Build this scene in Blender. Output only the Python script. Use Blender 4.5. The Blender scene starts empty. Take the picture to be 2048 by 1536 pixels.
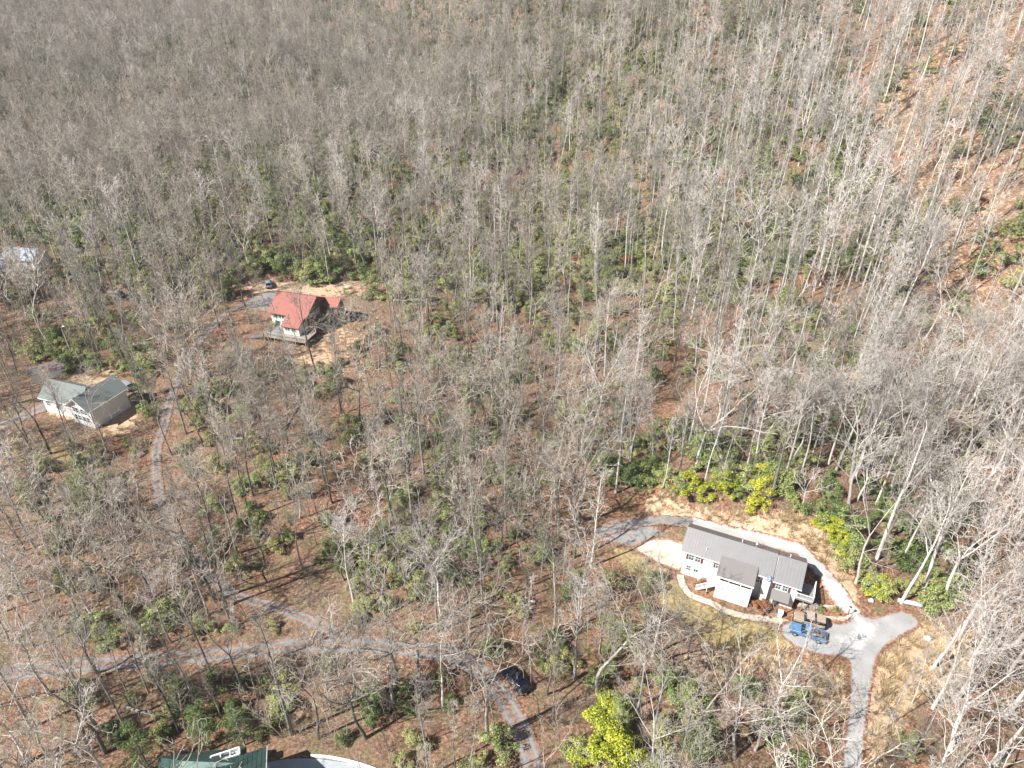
import bpy, bmesh, math, random
import numpy as np
from mathutils import Vector, Matrix

R = math.radians
# ------------------------------------------------------------ camera, sky, sun, exposure
sc = bpy.context.scene
F, CZ, TH = 1420.0, 82.0, R(33.7)
CT, ST = math.cos(TH), math.sin(TH)
cam_d = bpy.data.cameras.new("camera")
cam_d.sensor_width = 36.0
cam_d.lens = 36.0 * F / 2048.0
cam_d.clip_start = 0.5
cam_d.clip_end = 4000
cam = bpy.data.objects.new("camera", cam_d)
cam.location = (0, 0, CZ)
cam.rotation_euler = (R(90) - TH, 0, 0)
sc.collection.objects.link(cam)
sc.camera = cam

SUN_EL, SUN_AZ = R(46), R(62)      # SUN_AZ: direction the shadows run, from +Y towards +X
world = bpy.data.worlds.new("World")
sc.world = world
world.use_nodes = True
nt = world.node_tree
bg = nt.nodes["Background"]
sky = nt.nodes.new("ShaderNodeTexSky")
sky.sky_type = 'NISHITA'
sky.sun_disc = False
sky.sun_elevation = SUN_EL
sky.sun_rotation = SUN_AZ + math.pi
sky.altitude = 800
nt.links.new(sky.outputs[0], bg.inputs[0])
bg.inputs[1].default_value = 0.05
sun_d = bpy.data.lights.new("sun", 'SUN')
sun_d.energy = 5.0
sun_d.angle = R(0.53)
sun_d.color = (1.0, 0.965, 0.92)
sun = bpy.data.objects.new("sun", sun_d)
toward = Vector((-math.sin(SUN_AZ) * math.cos(SUN_EL), -math.cos(SUN_AZ) * math.cos(SUN_EL), math.sin(SUN_EL)))
sun.rotation_euler = toward.to_track_quat('Z', 'Y').to_euler()
sc.collection.objects.link(sun)
sc.view_settings.view_transform = 'Standard'
sc.view_settings.look = 'None'
sc.view_settings.exposure = 1.06
sc.view_settings.gamma = 1.0
sc.cycles.max_bounces = 4
sc.cycles.diffuse_bounces = 2
sc.cycles.glossy_bounces = 2
sc.cycles.transparent_max_bounces = 6
sc.cycles.use_adaptive_sampling = False

C = sc.collection
HAZE = 0.00012
rng = random.Random(11)

# ------------------------------------------------------------ terrain
def sp(t, w):
    t = np.asarray(t, float) / w
    return w * np.where(t > 30, t, np.log1p(np.exp(np.minimum(t, 30))))
def ss(a, b, t):
    t = np.clip((np.asarray(t, float) - a) / (b - a), 0, 1)
    return t * t * (3 - 2 * t)
HO = (25.07, 72.28)                       # front left corner of the white house
HA = (0.9093, -0.4161)
HN = (0.4161, 0.9093)
def to_house(x, y):
    return (x - HO[0]) * HA[0] + (y - HO[1]) * HA[1], (x - HO[0]) * HN[0] + (y - HO[1]) * HN[1]
def h(x, y):
    x = np.asarray(x, float); y = np.asarray(y, float)
    A = (.12 + .06 * ss(-120, 120, x)) * sp(y - 295, 25)
    B = 0.43 * sp(.88 * x + .47 * y - 135, 12)
    B = 75 * np.tanh(B / 75)
    far = ss(30, 90, np.hypot(x - 36, y - 62)) * ss(12, 40, np.hypot(x + 50, y - 145)) * ss(12, 40, np.hypot(x + 83, y - 111)) * ss(14, 40, np.hypot(x + 30, y - 40))
    n = 0.55 * np.sin(x / 9.3 + 1.3 * np.sin(y / 17)) * np.sin(y / 11.7 + 0.8) + 0.9 * np.sin(x / 23. + y / 31.)
    n2 = 4.6 * np.sin(x / 41. + 1.0 + .6 * np.sin(y / 60)) * np.sin(y / 53. + .5) * ss(120, 260, y) + 5.5 * np.sin(x / 47. + .8 * np.sin(y / 70.) + 2.0) * np.sin(y / 38. + .9) * ss(230, 330, y) * (1 - ss(20, 140, x))
    n2 = n2 - 4.0 * np.exp(-((x - 0.22 * y + 45) / 16) ** 2) * ss(150, 230, y)
    l, m = to_house(x, y)
    w = ss(-12, -2, l) * (1 - ss(19, 30, l)) * (1 - ss(60, 110, m))
    bank = (1.9 * ss(2.5, 6.0, m) + 2.6 * ss(9.5, 14.5, m)) * w
    return A + B + far * n + n2 + bank
def at(px, py, z=None):
    u = (px - 1024) / F; v = (768 - py) / F
    d = (u, CT + v * ST, -ST + v * CT)
    if z is not None:
        t = (z - CZ) / d[2]
        return Vector((d[0] * t, d[1] * t, z))
    t = 40.0
    step = 2.0
    while t < 1500:
        if CZ + d[2] * t < float(h(d[0] * t, d[1] * t)):
            break
        t += step
    a, b = t - step, t
    for _ in range(14):
        m = (a + b) / 2
        if CZ + d[2] * m < float(h(d[0] * m, d[1] * m)): b = m
        else: a = m
    return Vector((d[0] * b, d[1] * b, float(h(d[0] * b, d[1] * b))))
def proj(x, y, z):
    z = z - CZ
    dep = y * CT - z * ST
    if dep < 1: return (-9999, -9999, dep)
    return (1024 + F * x / dep, 768 - F * (y * ST + z * CT) / dep, dep)
def inpoly(x, y, P):
    r = False
    j = len(P) - 1
    for i in range(len(P)):
        if (P[i][1] > y) != (P[j][1] > y) and x < (P[j][0] - P[i][0]) * (y - P[i][1]) / (P[j][1] - P[i][1]) + P[i][0]:
            r = not r
        j = i
    return r

# ------------------------------------------------------------ materials
def mat(name):
    m = bpy.data.materials.new(name); m.use_nodes = True
    return m, m.node_tree, m.node_tree.nodes["Principled BSDF"]
def node(t, typ, **kw):
    n = t.nodes.new(typ)
    for k, v in kw.items():
        if k.startswith("_"): setattr(n, k[1:], v)
    return n
def noise(t, scale, detail=4, rough=0.6, vec=None, dist=0.0):
    n = t.nodes.new("ShaderNodeTexNoise")
    n.inputs["Scale"].default_value = scale
    n.inputs["Detail"].default_value = detail
    n.inputs["Roughness"].default_value = rough
    n.inputs["Distortion"].default_value = dist
    if vec is not None: t.links.new(vec, n.inputs["Vector"])
    return n.outputs["Fac"]
def ramp(t, fac, stops):
    n = t.nodes.new("ShaderNodeValToRGB")
    e = n.color_ramp.elements
    while len(e) > 1: e.remove(e[-1])
    e[0].position = stops[0][0]; e[0].color = (*stops[0][1], 1)
    for p, c in stops[1:]:
        q = e.new(p); q.color = (*c, 1)
    t.links.new(fac, n.inputs[0])
    return n.outputs[0]
def mix(t, fac, a, b, mode='MIX'):
    n = t.nodes.new("ShaderNodeMix"); n.data_type = 'RGBA'; n.blend_type = mode
    for s, v in ((0, fac), (6, a), (7, b)):
        if hasattr(v, "links"): t.links.new(v, n.inputs[s])
        else: n.inputs[s].default_value = v if s == 0 else (*v, 1)
    return n.outputs[2]
def bump(t, p, fac, strength, dist=0.05):
    n = t.nodes.new("ShaderNodeBump")
    n.inputs["Strength"].default_value = strength
    n.inputs["Distance"].default_value = dist
    t.links.new(fac, n.inputs["Height"])
    t.links.new(n.outputs[0], p.inputs["Normal"])
def objco(t):
    return t.nodes.new("ShaderNodeTexCoord").outputs["Object"]
def simple(name, col, rough=0.7, metal=0.0, var=0.12, scale=3.0, bmp=0.0, spec=0.3):
    m, t, p = mat(name)
    f = noise(t, scale, 5, .65, objco(t))
    a = tuple(c * (1 - var) for c in col); b = tuple(min(1, c * (1 + var)) for c in col)
    t.links.new(ramp(t, f, [(.3, a), (.7, b)]), p.inputs["Base Color"])
    p.inputs["Roughness"].default_value = rough
    p.inputs["Metallic"].default_value = metal
    p.inputs["Specular IOR Level"].default_value = spec
    if bmp: bump(t, p, f, bmp)
    return m

def make_bark(name, dark, light, tint):
    m, t, p = mat(name)
    oi = t.nodes.new("ShaderNodeObjectInfo")
    co = objco(t)
    f = noise(t, 1.1, 5, .7, co)
    c = ramp(t, f, [(.33, dark), (.62, light)])
    rnd = ramp(t, oi.outputs["Random"], [(0, (.50, .50, .48)), (.45, (.80, .77, .74)), (.75, (1, .97, .93)), (1, tint)])
    t.links.new(mix(t, 1.0, c, rnd, 'MULTIPLY'), p.inputs["Base Color"])
    p.inputs["Roughness"].default_value = .9
    p.inputs["Specular IOR Level"].default_value = .12
    return m
M = {}
M['bark'] = make_bark('grey bark', (.24, .235, .215), (.52, .51, .475), (1.15, 1.1, 1.02))
M['twig'] = make_bark('twig bark', (.27, .245, .21), (.58, .535, .47), (1.1, 1.02, .98))
M['brush_twig'] = make_bark('reddish brush twigs', (.17, .13, .11), (.44, .36, .31), (1.1, 1.0, .95))
M['pale_bark'] = make_bark('pale smooth bark', (.46, .445, .42), (.74, .72, .68), (1.05, 1.02, 1))
M['pale_twig'] = make_bark('pale twig bark', (.44, .41, .38), (.69, .65, .61), (1.05, 1.02, 1))
M['dark_bark'] = make_bark('dark bark', (.085, .08, .072), (.23, .22, .20), (1.1, 1.05, 1))

def make_leaf(name, stops, rough=.55):
    m, t, p = mat(name)
    g = t.nodes.new("ShaderNodeNewGeometry")
    c = ramp(t, g.outputs["Random Per Island"], stops)
    oi = t.nodes.new("ShaderNodeObjectInfo")
    v = ramp(t, oi.outputs["Random"], [(0, (.70, .75, .70)), (1, (1.2, 1.12, 1.0))])
    t.links.new(mix(t, 1.0, c, v, 'MULTIPLY'), p.inputs["Base Color"])
    p.inputs["Roughness"].default_value = rough
    p.inputs["Specular IOR Level"].default_value = .35
    return m
M['leaf_dark'] = make_leaf('dark evergreen leaves', [(0, (.035, .06, .02)), (.5, (.11, .16, .045)), (1, (.27, .33, .12))])
M['leaf_mid'] = make_leaf('green evergreen leaves', [(0, (.07, .10, .03)), (.5, (.22, .27, .085)), (1, (.40, .45, .19))])
M['leaf_olive'] = make_leaf('olive leaves', [(0, (.10, .11, .035)), (.5, (.25, .265, .10)), (1, (.42, .42, .19))])
M['leaf_yellow'] = make_leaf('yellow green leaves', [(0, (.12, .15, .012)), (.5, (.36, .39, .03)), (1, (.62, .60, .07))])
M['leaf_russet'] = make_leaf('russet dead leaves', [(0, (.16, .06, .03)), (.5, (.28, .12, .06)), (1, (.40, .20, .10))])
M['leaf_straw'] = make_leaf('straw coloured grass', [(0, (.34, .24, .14)), (.5, (.50, .38, .24)), (1, (.66, .54, .38))])
M['needle'] = make_leaf('pine needles', [(0, (.035, .06, .02)), (.5, (.10, .15, .04)), (1, (.20, .26, .08))])

def make_ground():
    m, t, p = mat('leaf litter')
    co = objco(t)
    n1 = noise(t, .055, 5, .6, co)
    n2 = noise(t, 2.6, 6, .8, co)
    n3 = noise(t, .45, 5, .7, co)
    litter = ramp(t, n2, [(.35, (.045, .026, .018)), (.47, (.18, .09, .055)), (.57, (.335, .172, .105)), (.71, (.54, .37, .28))])
    brown = ramp(t, n2, [(.34, (.06, .04, .028)), (.53, (.22, .148, .105)), (.72, (.43, .335, .26))])
    olive = ramp(t, n2, [(.3, (.07, .062, .03)), (.6, (.20, .175, .09)), (.75, (.34, .30, .18))])
    c = mix(t, ramp(t, n1, [(.40, (0, 0, 0)), (.60, (.85, .85, .85))]), litter, brown)
    c = mix(t, ramp(t, n3, [(.46, (0, 0, 0)), (.62, (.8, .8, .8))]), c, olive)
    at_ = t.nodes.new("ShaderNodeAttribute"); at_.attribute_name = "cover"
    sep = t.nodes.new("ShaderNodeSeparateColor"); t.links.new(at_.outputs["Color"], sep.inputs[0])
    # ragged edges for the cover patches
    def edge(ch):
        a = t.nodes.new("ShaderNodeMath"); a.operation = 'ADD'
        b = t.nodes.new("ShaderNodeMath"); b.operation = 'MULTIPLY_ADD'
        t.links.new(noise(t, .9, 5, .75, co), b.inputs[0]); b.inputs[1].default_value = 2.2; b.inputs[2].default_value = -1.1
        t.links.new(sep.outputs[ch], a.inputs[0]); t.links.new(b.outputs[0], a.inputs[1])
        return ramp(t, a.outputs[0], [(.38, (0, 0, 0)), (.62, (1, 1, 1))])
    straw = ramp(t, noise(t, 2.2, 6, .8, co), [(.30, (.24, .14, .085)), (.47, (.46, .315, .20)), (.68, (.68, .54, .39))])
    lawn = ramp(t, noise(t, 1.6, 6, .7, co), [(.3, (.15, .11, .05)), (.5, (.31, .245, .11)), (.7, (.48, .37, .20))])
    dirt = ramp(t, noise(t, 3.2, 6, .8, co), [(.3, (.16, .085, .055)), (.55, (.34, .17, .10)), (.75, (.50, .33, .24))])
    c = mix(t, edge(0), c, straw)
    c = mix(t, edge(1), c, lawn)
    c = mix(t, edge(2), c, dirt)
    t.links.new(c, p.inputs["Base Color"])
    p.inputs["Roughness"].default_value = .95
    p.inputs["Specular IOR Level"].default_value = .1
    bump(t, p, noise(t, 3.5, 5, .75, co), .9, .12)
    return m
M['ground'] = make_ground()

def make_paved(name, a, b, leaf=.3, scale=2.0, fade=.5, ragged=0.0, crack=0.0, spill=False):
    m, t, p = mat(name)
    co = objco(t)
    f = noise(t, scale * 6, 4, .8, co)
    base = ramp(t, f, [(.3, a), (.7, b)])
    big = ramp(t, noise(t, .35, 4, .6, co), [(.35, (.72, .72, .72)), (.65, (1.15, 1.13, 1.1))])
    c = mix(t, fade, base, mix(t, 1.0, base, big, 'MULTIPLY'))
    lf = ramp(t, noise(t, 1.3, 7, .85, co, .3), [(.64 - leaf * .22, (0, 0, 0)), (.72 - leaf * .12, (.85, .85, .85))])
    c = mix(t, lf, c, (.34, .20, .13))
    if ragged:
        at_ = t.nodes.new("ShaderNodeAttribute"); at_.attribute_name = "rim"
        s1 = t.nodes.new("ShaderNodeMath"); s1.operation = 'MULTIPLY_ADD'; t.links.new(noise(t, .8, 6, .8, co), s1.inputs[0]); s1.inputs[1].default_value = ragged; s1.inputs[2].default_value = -ragged * .5
        s2 = t.nodes.new("ShaderNodeMath"); s2.operation = 'ADD'; t.links.new(at_.outputs["Fac"], s2.inputs[0]); t.links.new(s1.outputs[0], s2.inputs[1])
        litter = ramp(t, noise(t, 2.6, 6, .8, co), [(.35, (.045, .026, .018)), (.47, (.18, .09, .055)), (.57, (.335, .172, .105)), (.71, (.54, .37, .28))])
        c = mix(t, ramp(t, s2.outputs[0], [(.70, (0, 0, 0)), (.86, (1, 1, 1))]), c, litter)
        if ragged > 1.5:    # leaves lie along the crown of the track between the wheel ruts
            s3 = t.nodes.new("ShaderNodeMath"); s3.operation = 'MULTIPLY_ADD'; t.links.new(noise(t, 1.4, 6, .85, co), s3.inputs[0]); s3.inputs[1].default_value = -1.6; s3.inputs[2].default_value = .8
            s4 = t.nodes.new("ShaderNodeMath"); s4.operation = 'ADD'; t.links.new(at_.outputs["Fac"], s4.inputs[0]); t.links.new(s3.outputs[0], s4.inputs[1])
            c = mix(t, ramp(t, s4.outputs[0], [(.06, (.85, .85, .85)), (.22, (0, 0, 0))]), c, litter)
            c = mix(t, ramp(t, at_.outputs["Fac"], [(.36, (0, 0, 0)), (.5, (.45, .45, .45)), (.64, (0, 0, 0))]), c, (.30, .295, .285))
    if crack:
        vo = t.nodes.new("ShaderNodeTexVoronoi"); vo.feature = 'DISTANCE_TO_EDGE'; vo.inputs["Scale"].default_value = .28
        mp = t.nodes.new("ShaderNodeMix"); mp.data_type = 'VECTOR'; mp.inputs[0].default_value = .12
        nz = t.nodes.new("ShaderNodeTexNoise"); nz.inputs["Scale"].default_value = .7; nz.inputs["Detail"].default_value = 5; t.links.new(co, nz.inputs["Vector"])
        ad = t.nodes.new("ShaderNodeVectorMath"); ad.operation = 'MULTIPLY_ADD'; ad.inputs[1].default_value = (3, 3, 3); t.links.new(nz.outputs["Color"], ad.inputs[0]); t.links.new(co, ad.inputs[2])
        t.links.new(ad.outputs[0], vo.inputs["Vector"])
        c = mix(t, ramp(t, vo.outputs["Distance"], [(.0, (crack, crack, crack)), (.018, (0, 0, 0))]), c, (.07, .068, .065))
    t.links.new(c, p.inputs["Base Color"])
    p.inputs["Roughness"].default_value = .85
    bump(t, p, f, .4, .02)
    if spill:
        at_ = t.nodes.new("ShaderNodeAttribute"); at_.attribute_name = "rim"
        s1 = t.nodes.new("ShaderNodeMath"); s1.operation = 'MULTIPLY_ADD'; t.links.new(noise(t, .6, 6, .8, co), s1.inputs[0]); s1.inputs[1].default_value = 1.6; s1.inputs[2].default_value = -.8
        s2 = t.nodes.new("ShaderNodeMath"); s2.operation = 'ADD'; t.links.new(at_.outputs["Fac"], s2.inputs[0]); t.links.new(s1.outputs[0], s2.inputs[1])
        t.links.new(ramp(t, s2.outputs[0], [(.10, (.9, .9, .9)), (.75, (0, 0, 0))]), p.inputs["Alpha"])
    return m
M['gravel'] = make_paved('grey gravel', (.11, .112, .115), (.25, .25, .245), .7, ragged=1.7)
M['asphalt'] = make_paved('worn asphalt', (.26, .26, .26), (.38, .375, .37), .16, 2.5, ragged=.6, crack=.28)
M['spill'] = make_paved('gravel dust spill', (.42, .41, .40), (.62, .60, .585), .02, 2, spill=True)
M['pad_gravel'] = make_paved('trodden grey gravel', (.13, .132, .135), (.29, .29, .28), .6, ragged=1.3)
M['bright_gravel'] = make_paved('pale crushed stone', (.28, .28, .275), (.48, .47, .45), .15, 2, ragged=1.3)
M['concrete'] = make_paved('sandy concrete', (.42, .355, .28), (.62, .54, .44), .2, 1.2, ragged=.7)
M['drive_concrete'] = make_paved('blue grey concrete', (.30, .34, .37), (.42, .46, .49), .05, 1.2)

def siding(name, col):
    m, t, p = mat(name)
    co = objco(t)
    sx = t.nodes.new("ShaderNodeSeparateXYZ"); t.links.new(co, sx.inputs[0])
    w = t.nodes.new("ShaderNodeMath"); w.operation = 'MULTIPLY'; w.inputs[1].default_value = 5.0
    t.links.new(sx.outputs[2], w.inputs[0])
    fr = t.nodes.new("ShaderNodeMath"); fr.operation = 'FRACT'; t.links.new(w.outputs[0], fr.inputs[0])
    g = noise(t, .8, 4, .6, co)
    c = ramp(t, g, [(.3, tuple(v * .9 for v in col)), (.7, col)])
    t.links.new(c, p.inputs["Base Color"])
    p.inputs["Roughness"].default_value = .55
    bump(t, p, fr.outputs[0], .5, .02)
    return m
M['white_siding'] = siding('white vinyl siding', (.80, .80, .78))
M['brown_siding'] = siding('dark brown siding', (.13, .115, .10))  # shade on the chalet's wing and gable end put into the siding colour
M['cream_siding'] = siding('cream siding', (.74, .72, .60))
M['white'] = simple('white painted trim', (.80, .80, .79), .5, var=.04)
M['metal_roof'] = simple('taupe metal roof', (.20, .193, .193), .45, .25, .06, 1.2)
M['shingle'] = simple('brown grey shingle', (.19, .178, .17), .9, 0, .12, 9, .3)
M['red_roof'] = simple('red shingle roof', (.30, .118, .095), .8, 0, .22, 5, .3)
M['green_roof'] = simple('grey green shingle', (.165, .185, .172), .85, 0, .10, 7, .3)
M['green_metal'] = simple('dark green metal roof', (.042, .078, .07), .4, .2, .08, 1)
M['blue_roof'] = simple('blue grey metal roof', (.26, .30, .36), .5, .2, .08, 1)
M['brown_shingle'] = simple('weathered brown shingle', (.17, .135, .125), .9, 0, .25, 3, .3)
M['maroon'] = simple('maroon shutter', (.15, .045, .045), .6, var=.05)
M['wood'] = simple('weathered wood', (.42, .34, .25), .85, 0, .22, 6, .2)
M['grey_wood'] = simple('grey weathered deck boards', (.23, .215, .21), .85, 0, .2, 6, .2)
M['light_wood'] = simple('pale wood', (.56, .49, .38), .8, 0, .15, 6, .2)
M['stone'] = simple('stacked tan stone', (.50, .42, .33), .9, 0, .4, 3.2, .6)
M['rock'] = simple('pale grey boulder', (.52, .54, .54), .85, 0, .3, 2.5, .6)
M['silver'] = simple('galvanised metal', (.55, .57, .60), .35, .8, .05)
M['pvc'] = simple('white plastic pipe', (.78, .78, .77), .5, var=.04)
M['tyre'] = simple('black rubber', (.022, .022, .023), .8, var=.1)
M['black'] = simple('black trim', (.02, .02, .022), .5, var=.1)
M['clutter'] = simple('mixed dark cargo', (.13, .10, .095), .8, 0, .7, 7, .6)
M['blue_paint'] = simple('bright blue car paint', (.085, .19, .34), .38, .0, .06, 1, spec=.6)
M['tan_paint'] = simple('dusty tan car paint', (.30, .235, .18), .5, .0, .12, 2, spec=.4)
M['tan_top'] = simple('tan canvas top', (.33, .26, .20), .85, .0, .1, 3)
M['navy_paint'] = simple('black blue car paint', (.012, .014, .03), .14, .3, .05, 1, spec=.7)
M['silver_paint'] = simple('silver blue car paint', (.36, .41, .46), .3, .4, .05, 1, spec=.6)
M['red_lamp'] = simple('red lamp lens', (.45, .02, .02), .3, var=.03)
M['lamp'] = simple('clear lamp lens', (.7, .72, .74), .15, var=.03, spec=.7)
def glass(name, col, rough=.08):
    m, t, p = mat(name)
    p.inputs["Base Color"].default_value = (*col, 1)
    p.inputs["Roughness"].default_value = rough
    p.inputs["Specular IOR Level"].default_value = .6
    return m
M['glass'] = glass('dark window glass', (.06, .10, .10))
M['car_glass'] = glass('tinted car glass', (.02, .025, .03))

# ------------------------------------------------------------ mesh helpers
class MB:
    def __init__(s): s.v = []; s.f = []
    def add(s, vs, fs):
        o = len(s.v); s.v += [tuple(v) for v in vs]; s.f += [tuple(i + o for i in f) for f in fs]; return s
    def box(s, x0, y0, z0, x1, y1, z1):
        v = [(x, y, z) for z in (z0, z1) for (x, y) in ((x0, y0), (x1, y0), (x1, y1), (x0, y1))]
        return s.add(v, [(3, 2, 1, 0), (4, 5, 6, 7), (0, 1, 5, 4), (1, 2, 6, 5), (2, 3, 7, 6), (3, 0, 4, 7)])
    def slab(s, p, t):                       # polygon p (counter-clockwise from above) given a thickness downwards
        n = len(p)
        v = [tuple(q) for q in p] + [(q[0], q[1], q[2] - t) for q in p]
        return s.add(v, [tuple(range(n)), tuple(range(2 * n - 1, n - 1, -1))] + [(i, i + n, (i + 1) % n + n, (i + 1) % n) for i in range(n)])
    def bar(s, a, b, w, hh=None):
        a = Vector(a); b = Vector(b); d = (b - a).normalized()
        up = Vector((0, 0, 1)) if abs(d.z) < .9 else Vector((1, 0, 0))
        u = d.cross(up).normalized() * (w / 2); v = u.cross(d).normalized() * ((hh or w) / 2)
        vs = [q + i * u + j * v for q in (a, b) for (i, j) in ((-1, -1), (1, -1), (1, 1), (-1, 1))]
        return s.add(vs, [(0, 1, 2, 3), (7, 6, 5, 4), (0, 4, 5, 1), (1, 5, 6, 2), (2, 6, 7, 3), (3, 7, 4, 0)])
    def cyl(s, a, b, r0, r1=None, n=10):
        a = Vector(a); b = Vector(b); r1 = r0 if r1 is None else r1
        d = (b - a).normalized(); up = Vector((0, 0, 1)) if abs(d.z) < .9 else Vector((1, 0, 0))
        u = d.cross(up).normalized(); v = u.cross(d)
        vs = []
        for q, r in ((a, r0), (b, r1)):
            vs += [q + r * (u * math.cos(6.28318 * i / n) + v * math.sin(6.28318 * i / n)) for i in range(n)]
        return s.add(vs, [(i, (i + 1) % n, (i + 1) % n + n, i + n) for i in range(n)] + [tuple(range(n - 1, -1, -1)), tuple(range(n, 2 * n))])
    def build(s, name, m, parent=None, smooth=False, loc=None):
        me = bpy.data.meshes.new(name); me.from_pydata(s.v, [], s.f)
        bm = bmesh.new(); bm.from_mesh(me); bmesh.ops.recalc_face_normals(bm, faces=bm.faces); bm.to_mesh(me); bm.free()
        for q in (m if isinstance(m, list) else [m]): me.materials.append(q)
        if smooth: me.polygons.foreach_set("use_smooth", [True] * len(me.polygons))
        o = bpy.data.objects.new(name, me); C.objects.link(o)
        if parent: o.parent = parent
        if loc: o.location = loc
        return o
def tag(o, label=None, cat=None, group=None, kind=None):
    if label: o['label'] = label
    if cat: o['category'] = cat
    if group: o['group'] = group
    if kind: o['kind'] = kind
    return o
def empty(name, loc, rz=0.0, s=1.0):
    o = bpy.data.objects.new(name, None); C.objects.link(o)
    o.location = loc; o.rotation_euler = (0, 0, rz); o.scale = (s, s, s)
    return o

# ------------------------------------------------------------ roads
LANES = [  # name, px polyline, width, material
 ('lane', [(-160, 1365), (0, 1350), (150, 1332), (300, 1322), (450, 1308), (600, 1292), (700, 1290), (800, 1298), (870, 1303), (925, 1318), (968, 1350), (1005, 1395), (1035, 1445), (1055, 1500), (1070, 1560), (1085, 1660)], 2.9, 'gravel'),
 ('lane', [(700, 1288), (650, 1256), (565, 1220), (490, 1198), (440, 1172), (395, 1125), (345, 1060), (318, 985), (312, 905), (328, 850), (345, 785), (372, 722), (405, 675), (450, 630), (500, 602), (550, 585)], 1.9, 'gravel'),
 ('lane', [(-120, 870), (0, 850), (50, 830), (95, 808), (112, 775)], 3.6, 'gravel'),
]
DRIVES = [
 ('driveway', [(1345, 1043), (1372, 1045), (1400, 1050), (1470, 1068), (1540, 1086), (1600, 1105), (1638, 1140), (1672, 1182), (1712, 1232)], 2.5, 'bright_gravel'),
 ('driveway', [(1188, 1070), (1240, 1054), (1300, 1043), (1350, 1043), (1385, 1047)], 2.4, 'pad_gravel'),
 ('footpath', [(1360, 1150), (1366, 1172), (1384, 1192), (1420, 1206), (1455, 1224), (1492, 1233), (1530, 1238), (1578, 1246)], 1.25, 'concrete'),
]
def catmull(P, n=6):
    out = []
    for i in range(len(P) - 1):
        p0 = P[max(i - 1, 0)]; p1 = P[i]; p2 = P[i + 1]; p3 = P[min(i + 2, len(P) - 1)]
        for k in range(n):
            t = k / n
            out.append(tuple(.5 * ((2 * p1[j]) + (-p0[j] + p2[j]) * t + (2 * p0[j] - 5 * p1[j] + 4 * p2[j] - p3[j]) * t * t + (-p0[j] + 3 * p1[j] - 3 * p2[j] + p3[j]) * t ** 3) for j in range(2)))
    out.append(tuple(P[-1][:2]))
    return out
ROADPTS = []
def ribbon(name, px, width, m, lift, label):
    pts = catmull([tuple(at(*q)[:2]) for q in px], 10)
    mb = MB(); rows = []
    N = 9
    r_ = random.Random(len(px))
    for i, p in enumerate(pts):
        a = pts[max(i - 1, 0)]; b = pts[min(i + 1, len(pts) - 1)]
        d = Vector((b[0] - a[0], b[1] - a[1])).normalized(); nrm = (-d.y, d.x)
        w0 = width / 2 * (1 + .10 * r_.uniform(-1, 1)); w1 = width / 2 * (1 + .10 * r_.uniform(-1, 1))
        row = []
        for k in range(N):
            s = -w0 + (w0 + w1) * k / (N - 1)
            x, y = p[0] + nrm[0] * s, p[1] + nrm[1] * s
            row.append((x, y, float(h(x, y)) + lift))
        rows.append(row); ROADPTS.append((p[0], p[1], width / 2))
    v = [q for r in rows for q in r]
    rim = [abs(2 * k / (N - 1) - 1) for _ in rows for k in range(N)]
    f = [(i * N + k, i * N + k + 1, (i + 1) * N + k + 1, (i + 1) * N + k) for i in range(len(rows) - 1) for k in range(N - 1)]
    mb.add(v, f)
    o = mb.build(name, M[m]); tag(o, kind='structure')
    ra = o.data.attributes.new('rim', 'FLOAT', 'POINT'); ra.data.foreach_set('value', rim)
    return o
for i, (n_, p_, w_, m_) in enumerate(LANES): ribbon(n_, p_, w_, m_, .07 + .006 * i, '')
for i, (n_, p_, w_, m_) in enumerate(DRIVES): ribbon(n_, p_, w_, m_, .05 + .012 * i + (.12 if i < 2 else 0), '')
def patch(name, px, m, lift, rw=1.5):
    P = [at(*q) for q in px]
    xs = [p.x for p in P]; ys = [p.y for p in P]
    bm = bmesh.new()
    pts = catmull([(p.x, p.y) for p in P + [P[0]]], 4)[:-1]
    bm.faces.new([bm.verts.new((x, y, 0)) for x, y in pts])
    bmesh.ops.triangulate(bm, faces=bm.faces)
    for _ in range(5):
        bmesh.ops.subdivide_edges(bm, edges=[e for e in bm.edges if e.calc_length() > .9], cuts=1)
        bmesh.ops.triangulate(bm, faces=bm.faces)
    for v in bm.verts: v.co.z = float(h(v.co.x, v.co.y)) + lift
    bmesh.ops.recalc_face_normals(bm, faces=bm.faces)
    me = bpy.data.meshes.new(name); bm.to_mesh(me); bm.free(); me.materials.append(M[m])
    o = bpy.data.objects.new(name, me); C.objects.link(o); tag(o, kind='structure')
    B_ = np.array(pts); B2 = np.roll(B_, -1, 0); rim = []
    for v in me.vertices:
        q = np.array([v.co.x, v.co.y]); d = B2 - B_; tt = np.clip(((q - B_) * d).sum(1) / ((d * d).sum(1) + 1e-9), 0, 1)
        rim.append(1 - min(1, float(np.min(np.hypot(*(B_ + d * tt[:, None] - q).T))) / rw))
    ra = me.attributes.new('rim', 'FLOAT', 'POINT'); ra.data.foreach_set('value', rim)
    for x, y in pts: ROADPTS.append((x, y, .6))
    return o
patch('parking_apron', [(1566, 1243), (1620, 1240), (1690, 1246), (1708, 1222), (1740, 1236), (1780, 1226), (1808, 1221), (1842, 1250), (1800, 1276), (1768, 1300), (1750, 1340), (1738, 1420), (1730, 1500), (1720, 1610), (1664, 1610), (1684, 1500), (1694, 1420), (1698, 1345), (1690, 1318), (1640, 1312), (1590, 1294), (1560, 1268)], 'asphalt', .095)
patch('gravel_spill', [(1672, 1205), (1700, 1200), (1735, 1225), (1775, 1245), (1770, 1280), (1740, 1320), (1725, 1420), (1712, 1430), (1712, 1330), (1680, 1300), (1630, 1280), (1640, 1262), (1690, 1250)], 'spill', .115, 2.0)
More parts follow.
